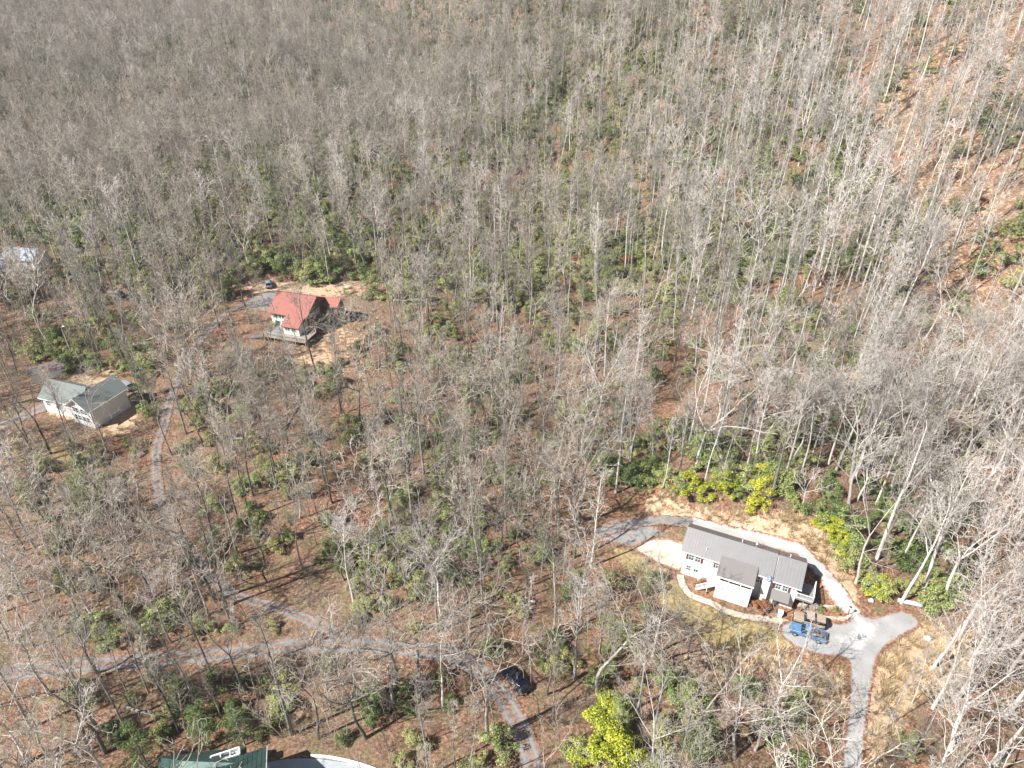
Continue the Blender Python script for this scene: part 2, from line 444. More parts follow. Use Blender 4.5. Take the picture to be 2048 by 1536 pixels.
patch('concrete_pad', [(1262, 1096), (1300, 1078), (1370, 1090), (1362, 1140), (1320, 1130)], 'concrete', .105)
patch('gravel_pad', [(1186, 1062), (1215, 1044), (1262, 1036), (1320, 1062), (1300, 1082), (1262, 1094), (1220, 1086)], 'pad_gravel', .09)
patch('driveway', [(530, 1526), (575, 1519), (625, 1518), (690, 1526), (745, 1540), (760, 1600), (530, 1600)], 'drive_concrete', .08)
patch('parking_apron', [(488, 606), (520, 588), (560, 582), (600, 590), (600, 610), (560, 620), (510, 622)], 'pad_gravel', .095)

# ------------------------------------------------------------ ground sheet
YARD = [(1180, 1030), (1270, 985), (1340, 985), (1420, 1005), (1560, 1020), (1690, 1090), (1725, 1190), (1850, 1195), (1905, 1260), (1850, 1340), (1790, 1400), (1760, 1560), (1655, 1560), (1690, 1335), (1550, 1295), (1400, 1240), (1340, 1170), (1190, 1105)]
BANK = [(1290, 990), (1340, 990), (1400, 1018), (1480, 1032), (1560, 1028), (1630, 1040), (1690, 1100), (1712, 1190), (1740, 1220), (1700, 1210), (1650, 1130), (1610, 1094), (1500, 1070), (1400, 1040), (1300, 1032)]
LAWN = [(1225, 1090), (1262, 1100), (1330, 1140), (1372, 1190), (1440, 1222), (1520, 1246), (1575, 1262), (1590, 1298), (1540, 1296), (1440, 1262), (1370, 1240), (1300, 1190), (1240, 1130)]
BEDS = [(1368, 1150), (1420, 1170), (1490, 1215), (1570, 1218), (1600, 1225), (1700, 1222), (1690, 1240), (1585, 1236), (1500, 1226), (1440, 1205), (1390, 1185)]
ISLE = [(1850, 1240), (1935, 1270), (1950, 1330), (1900, 1380), (1830, 1400), (1790, 1480), (1740, 1560), (1730, 1400), (1765, 1320), (1810, 1280)]
REDYARD = [(455, 600), (500, 560), (560, 560), (620, 575), (700, 572), (770, 600), (760, 660), (660, 720), (560, 712), (470, 690), (430, 660)]
GREENYARD = [(-20, 800), (60, 780), (85, 740), (150, 735), (190, 742), (262, 760), (300, 800), (270, 860), (180, 905), (60, 900), (-20, 890)]
BOTYARD = [(230, 1560), (300, 1500), (400, 1480), (560, 1480), (700, 1500), (800, 1530), (800, 1580)]
def axis(a, b, c, d, fine, coarse):
    xs = list(np.arange(b, c, fine))
    x, s = b, fine
    left = []
    while x > a: s = min(s * 1.12, coarse); x -= s; left.append(x)
    x, s = xs[-1], fine
    right = []
    while x < d: s = min(s * 1.12, coarse); x += s; right.append(x)
    return np.array(left[::-1] + xs + right)
gx = axis(-700, -112, 92, 700, .8, 14)
gy = axis(-120, 36, 160, 1500, .8, 14)
X, Y = np.meshgrid(gx, gy)
Z = h(X, Y)
me = bpy.data.meshes.new('ground')
nv = X.size; W = len(gx); H_ = len(gy)
co = np.stack([X, Y, Z], -1).reshape(-1, 3)
me.vertices.add(nv); me.vertices.foreach_set("co", co.ravel())
i = (np.arange(H_ - 1)[:, None] * W + np.arange(W - 1)[None]).reshape(-1)
q = np.stack([i, i + 1, i + 1 + W, i + W], -1)
me.loops.add(q.size); me.polygons.add(len(q))
me.loops.foreach_set("vertex_index", q.ravel())
me.polygons.foreach_set("loop_start", np.arange(0, q.size, 4)); me.polygons.foreach_set("loop_total", np.full(len(q), 4))
me.update(); me.validate()
me.polygons.foreach_set("use_smooth", np.ones(len(q), bool))
col = np.zeros((nv, 4)); col[:, 3] = 1
dep = co[:, 1] * CT - (co[:, 2] - CZ) * ST
ok = dep > 5
PX = np.where(ok, 1024 + F * co[:, 0] / np.where(ok, dep, 1), -9999)
PY = np.where(ok, 768 - F * (co[:, 1] * ST + (co[:, 2] - CZ) * CT) / np.where(ok, dep, 1), -9999)
def inpoly_np(x, y, P):
    r = np.zeros(len(x), bool); j = len(P) - 1
    for i in range(len(P)):
        xi, yi = P[i]; xj, yj = P[j]
        if yi != yj: r ^= ((yi > y) != (yj > y)) & (x < (xj - xi) * (y - yi) / (yj - yi) + xi)
        j = i
    return r
for P_, ch in ((BANK, 0), (ISLE, 0), (LAWN, 1), (BEDS, 2)):
    col[inpoly_np(PX, PY, P_), ch] = .9
def soft(cx, cy, rx, ry, ch, v=.9):
    d = ((PX - cx) / rx) ** 2 + ((PY - cy) / ry) ** 2
    col[:, ch] = np.maximum(col[:, ch], v * np.clip(1.35 - d, 0, 1))
soft(600, 575, 150, 26, 0, .75); soft(660, 690, 90, 60, 0, .45); soft(170, 755, 70, 26, 0, .8); soft(240, 830, 45, 50, 0, .7)
soft(130, 820, 40, 22, 0, .8); soft(80, 900, 140, 40, 1, .55); soft(640, 720, 60, 20, 0, .6)
soft(1470, 1330, 170, 60, 0, .42); soft(1620, 1360, 60, 90, 0, .42); soft(1480, 1280, 90, 22, 1, .8); soft(560, 640, 120, 60, 2, .45)
soft(1930, 420, 190, 300, 0, .36); soft(1830, 180, 170, 260, 0, .36); soft(2000, 100, 160, 240, 0, .4)
cg = col.reshape(H_, W, 4)
for _ in range(2):
    cg[1:-1, 1:-1, :3] = (cg[1:-1, 1:-1, :3] * 2 + cg[:-2, 1:-1, :3] + cg[2:, 1:-1, :3] + cg[1:-1, :-2, :3] + cg[1:-1, 2:, :3]) / 6
ca = me.color_attributes.new("cover", 'FLOAT_COLOR', 'POINT'); ca.data.foreach_set("color", col.ravel())
me.materials.append(M['ground'])
ground = bpy.data.objects.new('ground', me); C.objects.link(ground); tag(ground, kind='structure')

# ------------------------------------------------------------ buildings
def window(parent, x, y, z, w, hh, ang=0.0, cols=2, rows=2, fm='white'):
    fr = MB(); d = .07; b = .07
    fr.box(-w / 2 - b, -d, hh / 2, w / 2 + b, .02, hh / 2 + b); fr.box(-w / 2 - b, -d - .03, -hh / 2 - b, w / 2 + b, .02, -hh / 2)
    fr.box(-w / 2 - b, -d, -hh / 2, -w / 2, .02, hh / 2); fr.box(w / 2, -d, -hh / 2, w / 2 + b, .02, hh / 2)
    for i in range(1, cols): fr.box(-w / 2 + w * i / cols - .018, -d + .012, -hh / 2, -w / 2 + w * i / cols + .018, .0, hh / 2)
    for i in range(1, rows): fr.box(-w / 2, -d + .010, -hh / 2 + hh * i / rows - .02, w / 2, .0, -hh / 2 + hh * i / rows + .02)
    o = fr.build('window', M[fm], parent); o.location = (x, y, z); o.rotation_euler = (0, 0, ang)
    MB().box(-w / 2, -.030, -hh / 2, w / 2, -.012, hh / 2).build('pane', M['glass'], o)
    return o
def rail(mb, a, b, hgt=.95, step=.16, post=1.6, thick=.05):
    a = Vector(a); b = Vector(b); L = (b - a).length; up = Vector((0, 0, 1))
    mb.bar(a + up * hgt, b + up * hgt, .09, .05); mb.bar(a + up * .12, b + up * .12, .05, .05)
    n = max(1, int(L / step))
    for i in range(n + 1):
        q = a.lerp(b, i / n); mb.bar(q + up * .12, q + up * (hgt - .03), .035)
    n = max(1, int(L / post))
    for i in range(n + 1):
        q = a.lerp(b, i / n); mb.bar(q, q + up * (hgt + .06), .10)
def gable_walls(L0, L1, d0, d1, z0, eave, ridge, ym=None):
    ym = (d0 + d1) / 2 if ym is None else ym
    mb = MB()
    prof = [(d0, z0), (d1, z0), (d1, eave), (ym, ridge), (d0, eave)]
    v = [(L0, y, z) for y, z in prof] + [(L1, y, z) for y, z in prof]
    mb.add(v, [(4, 3, 2, 1, 0), (5, 6, 7, 8, 9)] + [(i, (i + 1) % 5, (i + 1) % 5 + 5, i + 5) for i in range(5)])
    return mb
def gable_roof(mb, L0, L1, y0, ym, y1, ze0, zr, ze1=None, t=.12):
    ze1 = ze0 if ze1 is None else ze1
    mb.slab([(L0, y0, ze0), (L1, y0, ze0), (L1, ym, zr), (L0, ym, zr)], t)
    mb.slab([(L0, ym + .004, zr), (L1, ym + .004, zr), (L1, y1, ze1), (L0, y1, ze1)], t)
    return mb
def ribs(mb, L0, L1, ya, za, yb, zb, step=.42):
    n = int((L1 - L0) / step)
    for i in range(n + 1):
        x = L0 + .05 + (L1 - L0 - .1) * i / n
        mb.bar((x, ya, za + .012), (x, yb, zb + .012), .035, .04)

# ---- white ranch house
z0 = float(h(HO[0] + 4, HO[1] - 2))
wh = empty('ranch_house', (HO[0], HO[1], z0), math.atan2(HA[1], HA[0]))
tag(wh, 'long white two storey ranch house with taupe metal roof and maroon shutters', 'house')
gable_walls(0, 15.75, 0, 5.2, -.5, 4.88, 6.78, 2.6).build('wall', M['white_siding'], wh)
MB().box(-.02, -.025, 2.25, 15.77, .01, 2.37).build('trim_band', M['white'], wh)
r = MB()
gable_roof(r, -.5, 12.32, -.38, 2.6, 5.7, 4.92, 7.0, 4.9)
ribs(r, -.5, 12.32, -.38, 4.92, 2.6, 7.0); ribs(r, -.5, 12.32, 2.6, 7.0, 5.7, 4.9)
rf = r.build('roof', M['metal_roof'], wh)
r = MB(); gable_roof(r, 12.44, 16.2, -.50, 2.6, 5.7, 4.74, 6.90, 4.78)
ribs(r, 12.44, 16.2, -.50, 4.74, 2.6, 6.90); ribs(r, 12.44, 16.2, 2.6, 6.90, 5.7, 4.78)
r.build('roof', M['metal_roof'], wh)['label'] = 'slightly lower right section of the metal roof'
MB().box(-.52, -.48, 4.76, 12.34, -.385, 4.88).build('gutter', M['white'], wh)
MB().box(12.42, -.60, 4.58, 16.22, -.505, 4.70).build('gutter', M['white'], wh)
for (x, y, zz, hh) in ((7.3, 3.0, 6.75, .55), (13.9, 3.0, 6.65, .55), (2.9, .6, 5.6, .4)):
    MB().cyl((x, y, zz), (x, y, zz + hh), .06).build('vent_pipe', M['pvc'], wh)
fl = MB().cyl((9.3, 2.9, 6.7), (9.3, 2.9, 7.55), .16).build('flue_pipe', M['silver'], wh)
MB().cyl((9.3, 2.9, 7.55), (9.3, 2.9, 7.68), .27, .10).build('cap', M['silver'], fl)
for x in (1.08, 2.02): window(wh, x, 0, 3.9, .72, 1.2)
for x in (.52, 2.60): MB().box(x - .15, -.07, 3.27, x + .15, 0, 4.52).build('shutter', M['maroon'], wh)
window(wh, 4.95, 0, 3.9, .65, 1.2); MB().box(4.30, -.07, 3.27, 4.58, 0, 4.52).build('shutter', M['maroon'], wh)
window(wh, 10.45, 0, 3.7, .6, 1.15); MB().box(10.83, -.07, 3.1, 11.08, 0, 4.35).build('shutter', M['maroon'], wh)
for x in (13.30, 14.20): window(wh, x, 0, 3.6, .66, 1.15)
for x in (12.77, 14.75): MB().box(x - .15, -.07, 3.0, x + .15, 0, 4.2).build('shutter', M['maroon'], wh)
window(wh, .95, 0, 1.6, .6, .95); window(wh, 2.05, 0, 1.5, .6, .6, rows=1)
window(wh, 0, 2.6, 3.6, .8, 1.1, -math.pi / 2)
# porch with its own lower roof, white skirt and stair
pr = MB(); pr.slab([(5.05, -2.65, 4.62), (10.2, -2.65, 4.62), (10.2, .42, 5.60), (5.05, .42, 5.60)], .10)
pr.build('porch_roof', M['shingle'], wh)
pf = MB().box(5.05, -2.76, 4.42, 10.2, -2.65, 4.60)
for x in (5.25, 6.9, 8.5, 10.0): pf.box(x - .06, -2.42, 2.6, x + .06, -2.30, 4.62)
pf.build('porch_post', M['white'], wh)
pk = MB().box(5.3, -2.4, 0, 10.05, -2.3, 3.5).box(9.95, -2.3, 0, 10.05, -.02, 3.3).box(5.3, -2.3, 0, 5.4, -.02, 2.5)
for i in range(24): pk.box(5.35 + .2 * i, -2.425, .02, 5.37 + .2 * i, -2.4, 3.45)
pk.box(5.25, -2.46, 3.5, 10.1, -2.27, 3.57)
pk.build('porch_skirt', M['white'], wh)
MB().box(5.4, -2.3, 2.42, 9.95, -.02, 2.5).build('porch_floor', M['light_wood'], wh)
for x in (.55, 1.7, 2.7, 3.9):
    pass
st = MB()
for i in range(10): st.box(2.75 + .26 * i, -2.3, .22 * i + .12, 3.05 + .26 * i, -1.1, .22 * i + .20)
for y in (-2.36, -1.04):
    st.bar((2.7, y, .2), (5.35, y, 2.5), .06, .28); rail(st, (2.7, y, .25), (5.35, y, 2.55), .9, .14)
st.bar((4.2, -2.3, 0), (4.2, -2.3, 1.5), .1); st.bar((4.2, -1.1, 0), (4.2, -1.1, 1.5), .1)
st.build('stair', M['white'], wh)
# chase, awning, bump out
MB().box(11.15, -.75, -.3, 12.15, 0, 4.62).build('chimney_chase', M['white_siding'], wh)
aw = MB(); aw.slab([(12.6, -1.55, 2.35), (15.05, -1.55, 2.35), (15.05, -.01, 2.95), (12.6, -.01, 2.95)], .08)
for x in (12.75, 14.9): aw.bar((x, -1.45, .0), (x, -1.45, 2.3), .08)
aw.build('awning', M['shingle'], wh)
dr = MB().box(13.1, -.06, -.1, 14.0, 0, 2.0).build('door', M['glass'], wh)
MB().box(13.85, -.12, .9, 13.92, -.06, 1.0).build('handle', M['silver'], dr)
# side deck
sd = MB()
for i in range(17): sd.box(15.8, .02 + i * .19, 2.40, 18.1, .19 + i * .19, 2.47)
dk = sd.build('deck', M['grey_wood'], wh)
p = MB()
for x, y in ((18.0, .1), (18.0, 3.2), (16.9, .1)): p.box(x - .07, y - .07, -.3, x + .07, y + .07, 2.4)
p.box(15.8, .0, 2.2, 18.1, .07, 2.4).box(18.03, 0, 2.2, 18.1, 3.3, 2.4).build('deck_frame', M['grey_wood'], wh)
p = MB(); rail(p, (15.85, .05, 2.45), (18.05, .05, 2.45), .95, .15); rail(p, (18.05, .05, 2.45), (18.05, 3.2, 2.45), .95, .15)
p.build('railing', M['white'], wh)
# things beside the house
def L3(l, n, z=0.0): return (HO[0] + HA[0] * l + HN[0] * n, HO[1] + HA[1] * l + HN[1] * n, z0 + z)
dsh = empty('satellite_dish', L3(11.65, -.58, 4.62), R(-50)); tag(dsh, 'small blue grey dish fixed on top of the white chimney chase', 'dish')
db = bmesh.new(); bmesh.ops.create_uvsphere(db, u_segments=16, v_segments=10, radius=.6)
bmesh.ops.delete(db, geom=[v for v in db.verts if v.co.z > -.32], context='VERTS')
for v in db.verts: v.co.z += .75
me_ = bpy.data.meshes.new('reflector'); db.to_mesh(me_); db.free(); me_.materials.append(M['blue_roof'])
o = bpy.data.objects.new('reflector', me_); C.objects.link(o); o.parent = dsh; o.rotation_euler = (R(50), 0, 0); o.location = (0, .35, .15)
MB().cyl((0, 0, 0), (0, .05, .55), .04).build('mast', M['silver'], dsh)
MB().bar((0, -.1, .5), (0, -.55, .8), .04).build('arm', M['silver'], dsh)
def bin_(l, n, mt, lab):
    b = empty('dustbin', L3(l, n), R(-24)); tag(b, lab, 'bin')
    q = MB(); q.add([(-.25, -.25, 0), (.25, -.25, 0), (.25, .25, 0), (-.25, .25, 0), (-.32, -.32, .95), (.32, -.32, .95), (.32, .32, .95), (-.32, .32, .95)],
                    [(3, 2, 1, 0), (0, 1, 5, 4), (1, 2, 6, 5), (2, 3, 7, 6), (3, 0, 4, 7), (4, 5, 6, 7)]).build('body', M[mt], b)
    MB().slab([(-.35, -.38, 1.0), (.35, -.38, 1.0), (.35, .35, 1.06), (-.35, .35, 1.06)], .05).build('lid', M[mt], b)
bin_(12.75, -1.9, 'black', 'dark dustbin standing left of the small awning of the ranch house')
bin_(14.4, -2.0, 'pvc', 'white dustbin standing in front of the small awning of the ranch house')
# porch furniture
def chair(l, n, rz, lab):
    b = empty('porch_chair', L3(l, n, 2.5), rz); tag(b, lab, 'chair', 'dark chairs on the porch')
    MB().box(-.28, -.28, .40, .28, .28, .46).build('seat', M['black'], b)
    MB().slab([(-.28, .24, .46), (.28, .24, .46), (.28, .36, 1.0), (-.28, .36, 1.0)], .05).build('backrest', M['black'], b)
    for x in (-.25, .25):
        for y in (-.25, .25): MB().box(x - .02, y - .02, 0, x + .02, y + .02, .4).build('leg', M['black'], b)
chair(6.0, -1.6, .2, 'dark chair at the left end of the ranch house porch')
chair(7.1, -1.7, -.3, 'dark chair in the middle of the ranch house porch')
tb = empty('porch_table', L3(8.6, -1.5, 2.5)); tag(tb, 'dark table at the right end of the ranch house porch', 'table')
MB().cyl((0, 0, .68), (0, 0, .74), .55, n=20).build('tabletop', M['black'], tb)
MB().cyl((0, 0, 0), (0, 0, .68), .06).build('leg', M['black'], tb)
# stone retaining walls right of the house
def stone_wall(pts, hgt, w, lab):
    mb = MB(); rr = random.Random(len(pts))
    for i in range(len(pts) - 1):
        a = Vector(pts[i][:2]); b = Vector(pts[i + 1][:2]); L = (b - a).length; n = max(1, int(L / .55))
        for k in range(n):
            for lay in range(max(1, int(hgt / .22))):
                o_ = .5 * (lay % 2) / n
                p0 = a.lerp(b, min(1, k / n + o_)); p1 = a.lerp(b, min(1, (k + .93) / n + o_))
                if (p1 - p0).length < .1: continue
                z = float(h(p0.x, p0.y)) + .22 * lay - .05
                j = rr.uniform(-.05, .05)
                mb.bar((p0.x + j, p0.y + j, z + .11), (p1.x + j, p1.y + j, z + .11 + rr.uniform(-.01, .01)), w * rr.uniform(.85, 1.1), .215)
    o = mb.build('stone_wall', M['stone']); tag(o, lab, 'wall')
stone_wall([at(1592, 1211), at(1625, 1212), at(1680, 1218)], .5, .4, 'straight tan stone retaining wall below the side deck of the ranch house')
stone_wall([at(1584, 1232), at(1625, 1236), at(1672, 1239), at(1690, 1240), at(1700, 1232)], .5, .4, 'low tan stone wall edging the parking area behind the brown car')
def light_post(px, py, lab):
    b = empty('lamp_post', at(px, py)); tag(b, lab, 'lamp')
    MB().cyl((0, 0, 0), (0, 0, 1.7), .05, .04).build('post', M['black'], b)
    MB().cyl((0, 0, 1.7), (0, 0, 2.0), .11, .15, 8).build('lantern', M['lamp'], b)
    MB().cyl((0, 0, 2.0), (0, 0, 2.15), .18, .02, 8).build('cap', M['black'], b)
light_post(1694, 1233, 'short black lamp post at the corner of the parking area by the driveway')

# ---- red roofed house
RO = (-55.9, 145.5); rz_ = R(-17)
rh = empty('chalet_house', (*RO, float(h(*RO))), rz_); tag(rh, 'cream chalet house with steep red roof and wooden front deck', 'house')
gable_walls(.2, 9.5, 0, 9.4, -.6, 5.0, 7.7, 4.8).build('wall', M['cream_siding'], rh)
r = MB(); gable_roof(r, -.35, 9.9, -.6, 4.8, 10.1, 5.1, 8.0, 5.2, .16)
rfo = r.build('roof', M['red_roof'], rh)
MB().box(-.35, 4.7, 8.0, 9.9, 4.9, 8.06).build('ridge_cap', M['red_roof'], rfo)
r = MB(); r.slab([(4.7, -3.3, 3.75), (9.2, -3.3, 3.75), (9.4, -.55, 5.12), (4.7, -.55, 5.12)], .14).build('roof', M['red_roof'], rh)['label'] = 'lower front roof over the window bay'
r = MB(); gable_roof(r, 6.6, 13.9, 6.4, 8.4, 10.7, 5.0, 6.3, 5.0, .14); r.build('roof', M['red_roof'], rh)['label'] = 'rear wing roof'
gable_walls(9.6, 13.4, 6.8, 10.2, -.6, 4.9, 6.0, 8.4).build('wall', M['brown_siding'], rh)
gable_walls(9.52, 9.60, .15, 9.35, -.55, 4.9, 7.6, 4.8).build('end_wall', M['brown_siding'], rh)  # dark layer over the cream gable end, drawn for the shade there
MB().slab([(9.55, .4, 3.3), (10.9, .4, 2.9), (10.9, 2.6, 2.9), (9.55, 2.6, 3.3)], .12).build('porch_roof', M['red_roof'], rh)
MB().box(5.0, -2.9, .3, 9.0, 0, 3.85).build('bay', M['cream_siding'], rh)
for x in (5.75, 6.35, 7.35, 7.95): window(rh, x, -2.9, 2.95, .52, .8, cols=1, rows=1)
for x in (1.0, 1.7, 2.6, 3.3): window(rh, x, 0, 4.1, .55, .9, cols=1, rows=1)
window(rh, 1.6, 0, 2.3, 1.2, 1.4, cols=2, rows=1); window(rh, 3.4, 0, 2.3, 1.0, 1.8, cols=2, rows=1)
window(rh, 9.6, 3.4, 4.3, 1.1, 1.2, math.pi / 2); window(rh, 9.6, 4.9, 4.3, 1.1, 1.2, math.pi / 2)
window(rh, 9.6, 1.6, 1.8, 1.4, 1.4, math.pi / 2)
MB().cyl((7.2, 6.0, 7.0), (7.2, 6.0, 8.1), .09).build('vent_pipe', M['pvc'], rh)
MB().cyl((5.4, 5.6, 7.2), (5.4, 5.6, 8.2), .14).build('flue_pipe', M['silver'], rh)
d = MB()
for i in range(24): d.box(.8, -4.9 + .2 * i, 1.52, 11.6, -4.72 + .2 * i, 1.58) if -4.9 + .2 * i < -.2 else None
d.build('deck', M['grey_wood'], rh)
d = MB(); rail(d, (.8, -4.85, 1.58), (11.6, -4.85, 1.58), .95, .3, 1.8); rail(d, (.8, -4.85, 1.58), (.8, -.2, 1.58), .95, .3); rail(d, (11.55, -4.85, 1.58), (11.55, -.2, 1.58), .95, .3)
d.build('railing', M['light_wood'], rh)
d = MB()
for x in (.9, 3.5, 6.2, 8.9, 11.5): d.box(x - .08, -4.85, -1.2, x + .08, -4.7, 1.52)
d.box(.8, -4.95, 1.3, 11.6, -4.85, 1.52).build('deck_post', M['wood'], rh)
d = MB()
for i in range(13): d.box(-3.6 + .35 * i, -5.0, -.05 + .11 * i, -3.3 + .35 * i, -3.7, .02 + .11 * i)
rail(d, (-3.6, -5.0, 0), (.8, -5.0, 1.4), .9, .4); d.build('stair', M['grey_wood'], rh)

# ---- green roofed house by the left edge
gm = math.atan2(.91, .41)
FO = (-81.7, 108.4)
gh = empty('cottage', (*FO, float(h(-84, 111))), gm); tag(gh, 'white cottage with grey green gabled roofs near the left edge', 'house')
gable_walls(.3, 8.4, -2.8, 2.8, -.5, 4.2, 6.2, 0).build('wall', M['white_siding'], gh)
r = MB(); gable_roof(r, -.3, 9.0, -3.25, 0, 3.25, 4.25, 6.5, None, .14); r.build('roof', M['green_roof'], gh)
r = MB()
for s in (-1, 1): r.bar((-.32, s * 3.25, 4.16), (-.32, 0, 6.42), .05, .16)
r.bar((-.3, -3.27, 4.18), (9.0, -3.27, 4.18), .05, .14)
r.build('fascia', M['white'], gh)
for yy, zz in ((-1.6, 3.4), (-.6, 3.4), (.7, 3.4), (1.6, 3.4), (-1.6, 1.7), (-.6, 1.7), (.7, 1.7), (1.6, 1.7)): window(gh, .3, yy, zz, .7, 1.1, -math.pi / 2, cols=1)
window(gh, .3, 0, 5.0, .5, .6, -math.pi / 2, cols=1, rows=1)
lx = Vector((-91.9, 112.9)) - Vector(FO)
wing = MB(); a_ = math.atan2(-.31, .95) - gm
Rm = Matrix.Rotation(a_, 4, 'Z'); T = Matrix.Rotation(-gm, 4, 'Z') @ Vector((lx.x, lx.y, 0))
def wadd(mb, name, m):
    mb.v = [tuple(Rm @ Vector(v) + T) for v in mb.v]; return mb.build(name, M[m], gh)
wadd(gable_walls(.4, 9.2, .5, 6.0, -.5, 3.5, 5.8, 3.2), 'wall', 'white_siding')
wadd(gable_roof(MB(), 0, 9.8, 0, 3.2, 6.5, 3.5, 6.0, None, .14), 'roof', 'green_roof')
wadd(MB().box(0, -.06, 3.3, 7.0, 0, 3.5).box(-.06, 0, 3.3, 0, .2, 3.5), 'fascia', 'white')
for x in (1.6, 4.0):
    w_ = window(gh, 0, 0, 0, .9, 1.1); w_.location = Rm @ Vector((x, .5, 2.2)) + T; w_.rotation_euler = (0, 0, a_)
sh = empty('shed', at(101, 752), R(28)); tag(sh, 'long brown roofed shed with white front behind the green roofed cottage', 'shed')
MB().box(-3.2, -1.5, -.3, 3.2, 1.5, 2.0).build('wall', M['white_siding'], sh)
r = MB(); r.slab([(-3.6, -1.9, 2.05), (3.6, -1.9, 2.05), (3.6, .3, 2.9), (-3.6, .3, 2.9)], .1).slab([(-3.6, .31, 2.9), (3.6, .31, 2.9), (3.6, 1.9, 2.2), (-3.6, 1.9, 2.2)], .1).build('roof', M['brown_shingle'], sh)
# yard light on a pole
yl = empty('yard_light', at(146, 714)); tag(yl, 'tall wooden pole with a white yard light beyond the green roofed cottage', 'lamp')
MB().cyl((0, 0, -.3), (0, 0, 7.6), .13, .09).build('pole', M['light_wood'], yl)
MB().bar((0, 0, 7.5), (.55, 0, 7.7), .06).build('arm', M['silver'], yl)
MB().box(.3, -.14, 7.62, .8, .14, 7.8).build('lamp_head', M['white'], yl)

# ---- far left white house
fw = empty('farmhouse', (-136.5, 176.5, float(h(-133, 177))), R(-8)); tag(fw, 'white farmhouse with blue grey roof half hidden at the far left edge', 'house')
gable_walls(0, 9, 0, 6, -.8, 3.6, 5.6).build('wall', M['white_siding'], fw)
gable_roof(MB(), -.4, 9.4, -.45, 3, 6.5, 3.65, 5.8, None, .14).build('roof', M['blue_roof'], fw)
MB().box(-2.5, -3.2, -.8, 1.8, 0, 2.4).build('porch', M['white_siding'], fw)
MB().slab([(-2.7, -3.5, 2.4), (2.0, -3.5, 2.4), (2.0, -.01, 3.2), (-2.7, -.01, 3.2)], .1).build('porch_roof', M['blue_roof'], fw)
for x in (2.9, 5.0, 7.4): window(fw, x, 0, 2.2, .9, 1.2)
MB().box(8.8, -2.2, .1, 11.2, -.2, .2).build('deck', M['light_wood'], fw)

# ---- green metal roof at the bottom edge
ba = math.atan2(.353, .935)
q_ = at(534, 1493, 3.95); BR = Vector((q_.x + .353 * 5, q_.y - .935 * 5))
bh = empty('lodge', (BR.x, BR.y, -.15), ba); tag(bh, 'house with dark green metal roof cut off by the bottom edge', 'house')
gable_walls(-13, -.4, -4.4, 4.4, -.5, 4.2, 6.6, 0).build('wall', M['cream_siding'], bh)
r = MB(); gable_roof(r, -13.5, 0, -5, 0, 5, 4.1, 7.0, None, .12); ribs(r, -13.5, 0, -5, 4.1, 0, 7.0, .5); ribs(r, -13.5, 0, 5, 4.1, 0, 7.0, .5)
r.build('roof', M['green_metal'], bh)
MB().bar((.02, 0, 6.95), (.02, -5, 4.05), .05, .2).bar((.02, 0, 6.95), (.02, 5, 4.05), .05, .2).build('fascia', M['white'], bh)
r = MB()
for (a, b) in (((-5.9, 5.9), (-2.9, 5.9)), ((-5.9, 5.1), (-2.9, 5.1)), ((-5.9, 5.1), (-5.9, 5.9)), ((-2.9, 5.1), (-2.9, 5.9))):
    r.bar((a[0], a[1], 4.0), (b[0], b[1], 4.0), .14, .7)
for x in (-4.9, -3.9): r.bar((x, 5.1, 4.2), (x, 5.9, 4.2), .08, .08)
r.build('roof_curb', M['white'], bh)  # white railing frame of a small balcony beyond the back eave
MB().box(-5.85, 5.15, 3.5, -2.95, 5.85, 3.8).build('roof_window', M['rock'], bh)  # slab inside the balcony railing
lh = MB()
p0 = at(365, 1522, 4.6); p1 = at(470, 1526, 4.6)
inv = Matrix.Translation((BR.x, BR.y, bh.location.z)) @ Matrix.Rotation(ba, 4, 'Z')
inv = inv.inverted()
a = inv @ p0; b = inv @ p1
e = [(a.x - 3, a.y - 2.8, a.z - 1.7), (b.x + 1, b.y - 2.8, a.z - 1.7), (b.x + 1, b.y + 2.6, a.z - 1.7), (a.x - 3, a.y + 2.6, a.z - 1.7), tuple(a), tuple(b)]
lh.add(e, [(0, 1, 5, 4), (1, 2, 5), (2, 3, 4, 5), (3, 0, 4), (3, 2, 1, 0)])
lh.build('roof', M['green_metal'], bh)['label'] = 'lower hipped wing roof'
MB().box(a.x - 2.4, a.y - 2.3, -.4, b.x + .6, b.y + 2.1, a.z - 1.72).build('wall', M['cream_siding'], bh)
# pale block wall along the drive
kb = MB(); px_ = catmull([(622, 1513), (665, 1517), (710, 1527), (752, 1541), (790, 1560)], 5)
for i in range(len(px_) - 1):
    a = at(*px_[i]); b = at(*px_[i + 1]); b = a.lerp(b, .93)
    kb.bar(a + Vector((0, 0, .15)), b + Vector((0, 0, .15)), .25, .35)
tag(kb.build('block_wall', M['white']), 'low white block wall curving along the drive at the bottom edge', 'wall')

# small cabin between the trees
cb = empty('hut', at(236, 596), R(-15)); tag(cb, 'tiny grey wooden hut among the trees between two left houses', 'hut')
gable_walls(-1.2, 1.2, -1, 1, -.4, 2.0, 2.8).build('wall', M['grey_wood'], cb)
gable_roof(MB(), -1.5, 1.5, -1.3, 0, 1.3, 1.95, 2.95, None, .08).build('roof', M['brown_shingle'], cb)
window(cb, 0, -1, 1.3, .6, .6)

